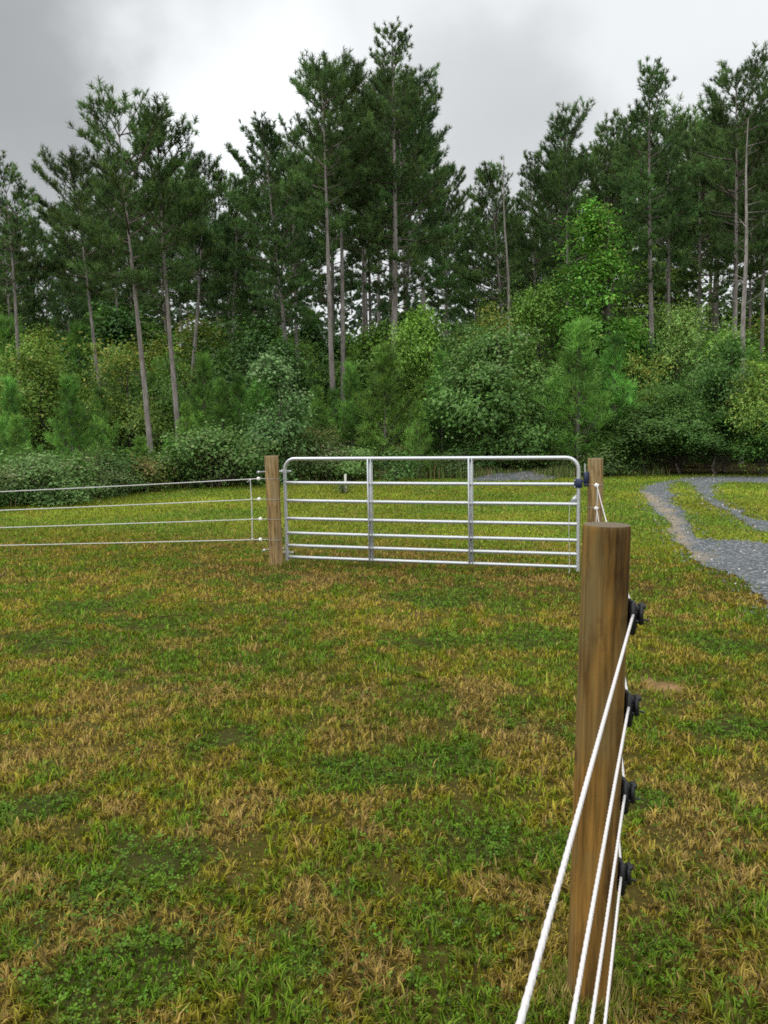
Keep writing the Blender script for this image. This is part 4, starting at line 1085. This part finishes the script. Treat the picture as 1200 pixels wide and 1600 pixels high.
# black screw-on insulators on the right-hand side of the near post
NI = [(993, 958), (986, 1101), (980, 1237), (974, 1364)]
ins_pts = []
for k, (px, py) in enumerate(NI):
    p = aty(px - 3, py, np_base[1] - .012); ins_pts.append(p)
    sx = np_base[0] + math.tan(near_lean) * p[2] + .0665 * .985        # face of the post at that height
    t = thing('rope_insulator', 'black claw insulator on the near post, %s of four' % ordn[k], 'insulator', (sx, p[1], p[2]), 'black insulators on the near post')
    dx = p[0] - sx
    mb = MB(); box(mb, (.007, 0, -.010), (.018, .052, .098), bev=.006); box(mb, (.012, 0, -.010), (.020, .034, .07), bev=.006); obj('base_plate', (mb, M_black), t)
    mb = MB(); tube(mb, np.array([[.012, 0, .012], [dx + .012, -.002, .012]]), .011, 10)
    box(mb, (dx - .004, 0, .004), (.022, .040, .012), bev=.003)
    box(mb, (dx + .016, 0, -.004), (.012, .044, .05), bev=.004)
    box(mb, (dx + .022, 0, .019), (.020, .030, .016), bev=.005); box(mb, (dx + .020, 0, -.026), (.016, .026, .015), bev=.005)
    box(mb, (dx + .002, 0, -.020), (.020, .040, .010), bev=.003)
    obj('claw', (mb, M_black), t)
    mb = MB(); tube(mb, np.array([[dx + .008, 0, -.014], [dx + .042, -.004, -.022]]), .0032, 8); obj('pin', (mb, M_black), t)
# white strain insulators wired to the right gate post
GI = []
for k, zz in enumerate([aty(927, 757, RPY)[2], aty(926, 794, RPY - .1)[2] , .56, .33]):
    x = rp_x - .018; y = RPY - .125
    GI.append(np.array([x, y, zz]))
    t = thing('strain_insulator', 'white strain insulator wired to the right gate post, %s of four' % ordn[k], 'insulator', (x, y, zz), 'white insulators on the right gate post')
    mb = MB(); ball(mb, (0, 0, 0), .021, 14, 10, (.9, 1.15, 1.15)); tube(mb, np.array([[-.022, 0, 0], [.022, 0, 0]]), .013, 12); obj('body', (mb, M_white, True), t)
    mb = MB(); a = np.linspace(0, 2 * pi, 33); tube(mb, np.stack([.018 + .087 * np.cos(a), .125 + .087 * np.sin(a), .004 * np.sin(a * 2)], 1), .0028, 5, cap=False)
    tube(mb, np.array([[0, 0, 0], [.016, .036, .001]]), .003, 5); obj('tie_wire', (mb, M_wire), t)
# ropes from the gate post past the near post and on below the camera
ends = [(812, 1600), (893, 1600), (924, 1600), (945, 1600)]
rr_ = .0041
def rope_mesh(pts_list, r, near=True):
    mb = MB(); P = np.concatenate(pts_list)
    tube(mb, P, r, 12 if near else 8, lobes=3 if near else 0, twist=2 * pi / .055, depth=.42 if near else 0)
    return mb
far_next = []
for k in range(4):
    a = GI[k] + np.array([0, -.022, 0]); p = ins_pts[k]; e = atz(*ends[k], p[2] - .002)
    d = norm(e - p); q = p + d * ((p[1] + 2.2) / -d[1])
    far_next.append(q)
    P = [lerp_pts(a, p, 40, .02)[:-1], lerp_pts(p, p + (q - p) * .62, 560, 0)[:-1], lerp_pts(p + (q - p) * .62, q, 30, 0)]
    o = obj('fence_rope', (rope_mesh(P, rr_), M_rope, True))
    tag(o, 'white twisted fence rope along the near post, %s of four' % ordn[k], 'rope', 'ropes on the near post')
nxt = post((far_next[0][0] - .13, far_next[0][1], 0), 1.42, .0665, (0, 0), M_post_near, 'brown wooden fence post behind the camera carrying the near ropes', 8)
# jumper rope tying the ropes together at the right gate post
mb = MB(); j0 = GI[0] + np.array([.004, -.028, -.01]); j1 = GI[1] + np.array([0, -.03, .0]); ball(mb, j1, .015, 10, 8); ball(mb, j0, .012, 10, 8)
tube(mb, lerp_pts(j0, j1, 12), .0045, 8); tube(mb, np.concatenate([lerp_pts(j1, GI[2] + np.array([-.01, -.03, 0]), 12), lerp_pts(GI[2] + np.array([-.01, -.03, 0]), GI[3] + np.array([0, -.03, 0]), 12)[1:]]), .0045, 8)
tag(obj('jumper_rope', (mb, M_rope, True)), 'white knotted rope hanging down the right gate post', 'rope')

# left run: four ropes from the left gate post to a post outside the picture
LI = [(404, 748), (405, 780), (407, 811), (407, 843)]; LE = [(0, 766.5), (0, 796), (0, 823.5), (0, 851.5)]
Yl = lp[1] - .0; lz = []
for k in range(4):
    p = aty(*LI[k], Yl); lz.append(p)
    t = thing('strain_insulator', 'white round strain insulator left of the left gate post, %s of four' % ordn[k], 'insulator', tuple(p), 'white insulators at the left gate post')
    mb = MB(); ball(mb, (0, 0, 0), .022, 14, 10, (1.1, .9, 1.05)); tube(mb, np.array([[-.006, -.02, 0], [-.006, .02, 0]]), .009, 10); obj('body', (mb, M_white, True), t)
    mb = MB(); px_ = lp[0] + math.tan(math.atan((lp_top[0] - lp[0]) / lp_top[2])) * p[2]; a = np.linspace(0, 2 * pi, 33); c = px_ - p[0]
    tube(mb, np.stack([c + .085 * np.cos(a), .0 + .085 * np.sin(a), .003 * np.sin(a * 2)], 1), .0024, 5, cap=False)
    tube(mb, np.array([[.015, .004, 0], [c - .08, .02, .0]]), .0026, 5); tube(mb, np.array([[.015, -.004, 0], [c - .08, -.02, .0]]), .0026, 5)
    obj('tie_wire', (mb, M_wire), t)
    e = aty(*LE[k], Yl - .10); d = e - p; q = p + d * 1.95
    sag = (.015, .012, .008, .006)[k]
    mbr = MB(); tube(mbr, lerp_pts(p + np.array([-.02, 0, 0]), q, 70, sag), .0050, 8)
    tag(obj('fence_rope', (mbr, M_rope, True)), 'white fence rope running left from the left gate post, %s of four' % ordn[k], 'rope', 'ropes left of the gate')
    if k == 0: lastq = q
post((lastq[0] - .05, lastq[1] + .09, 0), 1.33, .07, (0, 0), M_post_far, 'wooden fence post beyond the left picture edge', 9)
mb = MB(); pj = [aty(x, y, Yl - .012) for x, y in ((391, 750), (393, 780), (394, 811), (394, 842.5))]
tube(mb, np.array(pj), .0055, 8)
for v in pj: ball(mb, v, .0115, 10, 6)
tail = aty(386, 753, Yl - .012); tube(mb, lerp_pts(pj[0], tail, 4), .004, 6)
tag(obj('jumper_rope', (mb, M_rope, True)), 'white vertical rope knotted across the four left ropes beside the left post', 'rope')

# ------------------------------------------------------------------ white stake with weeds behind the gate
def stake():
    b = atz(540, 771); top = aty(540, 741, b[1])[2]
    mb = MB(); tube(mb, np.array([[0, 0, -.05], [0, 0, top * .5], [.004, 0, top]]), .030, 12)
    o = obj('marker_stake', (mb, mat_plain('white_pvc', (.66, .64, .60), .5, 0, .12, 12), True), loc=(b[0], b[1], 0)); tag(o, 'short white pipe stake standing in the grass behind the gate', 'stake')
    ms = broad_mesh(801, .26, .13, .02, (.10, .15, .035), .045, 22, 16)
    place(ms, 'weed_clump', 'scruffy green weeds growing at the foot of the white stake', 'weeds', (b[0] - .07, b[1] - .1, 0))
stake()
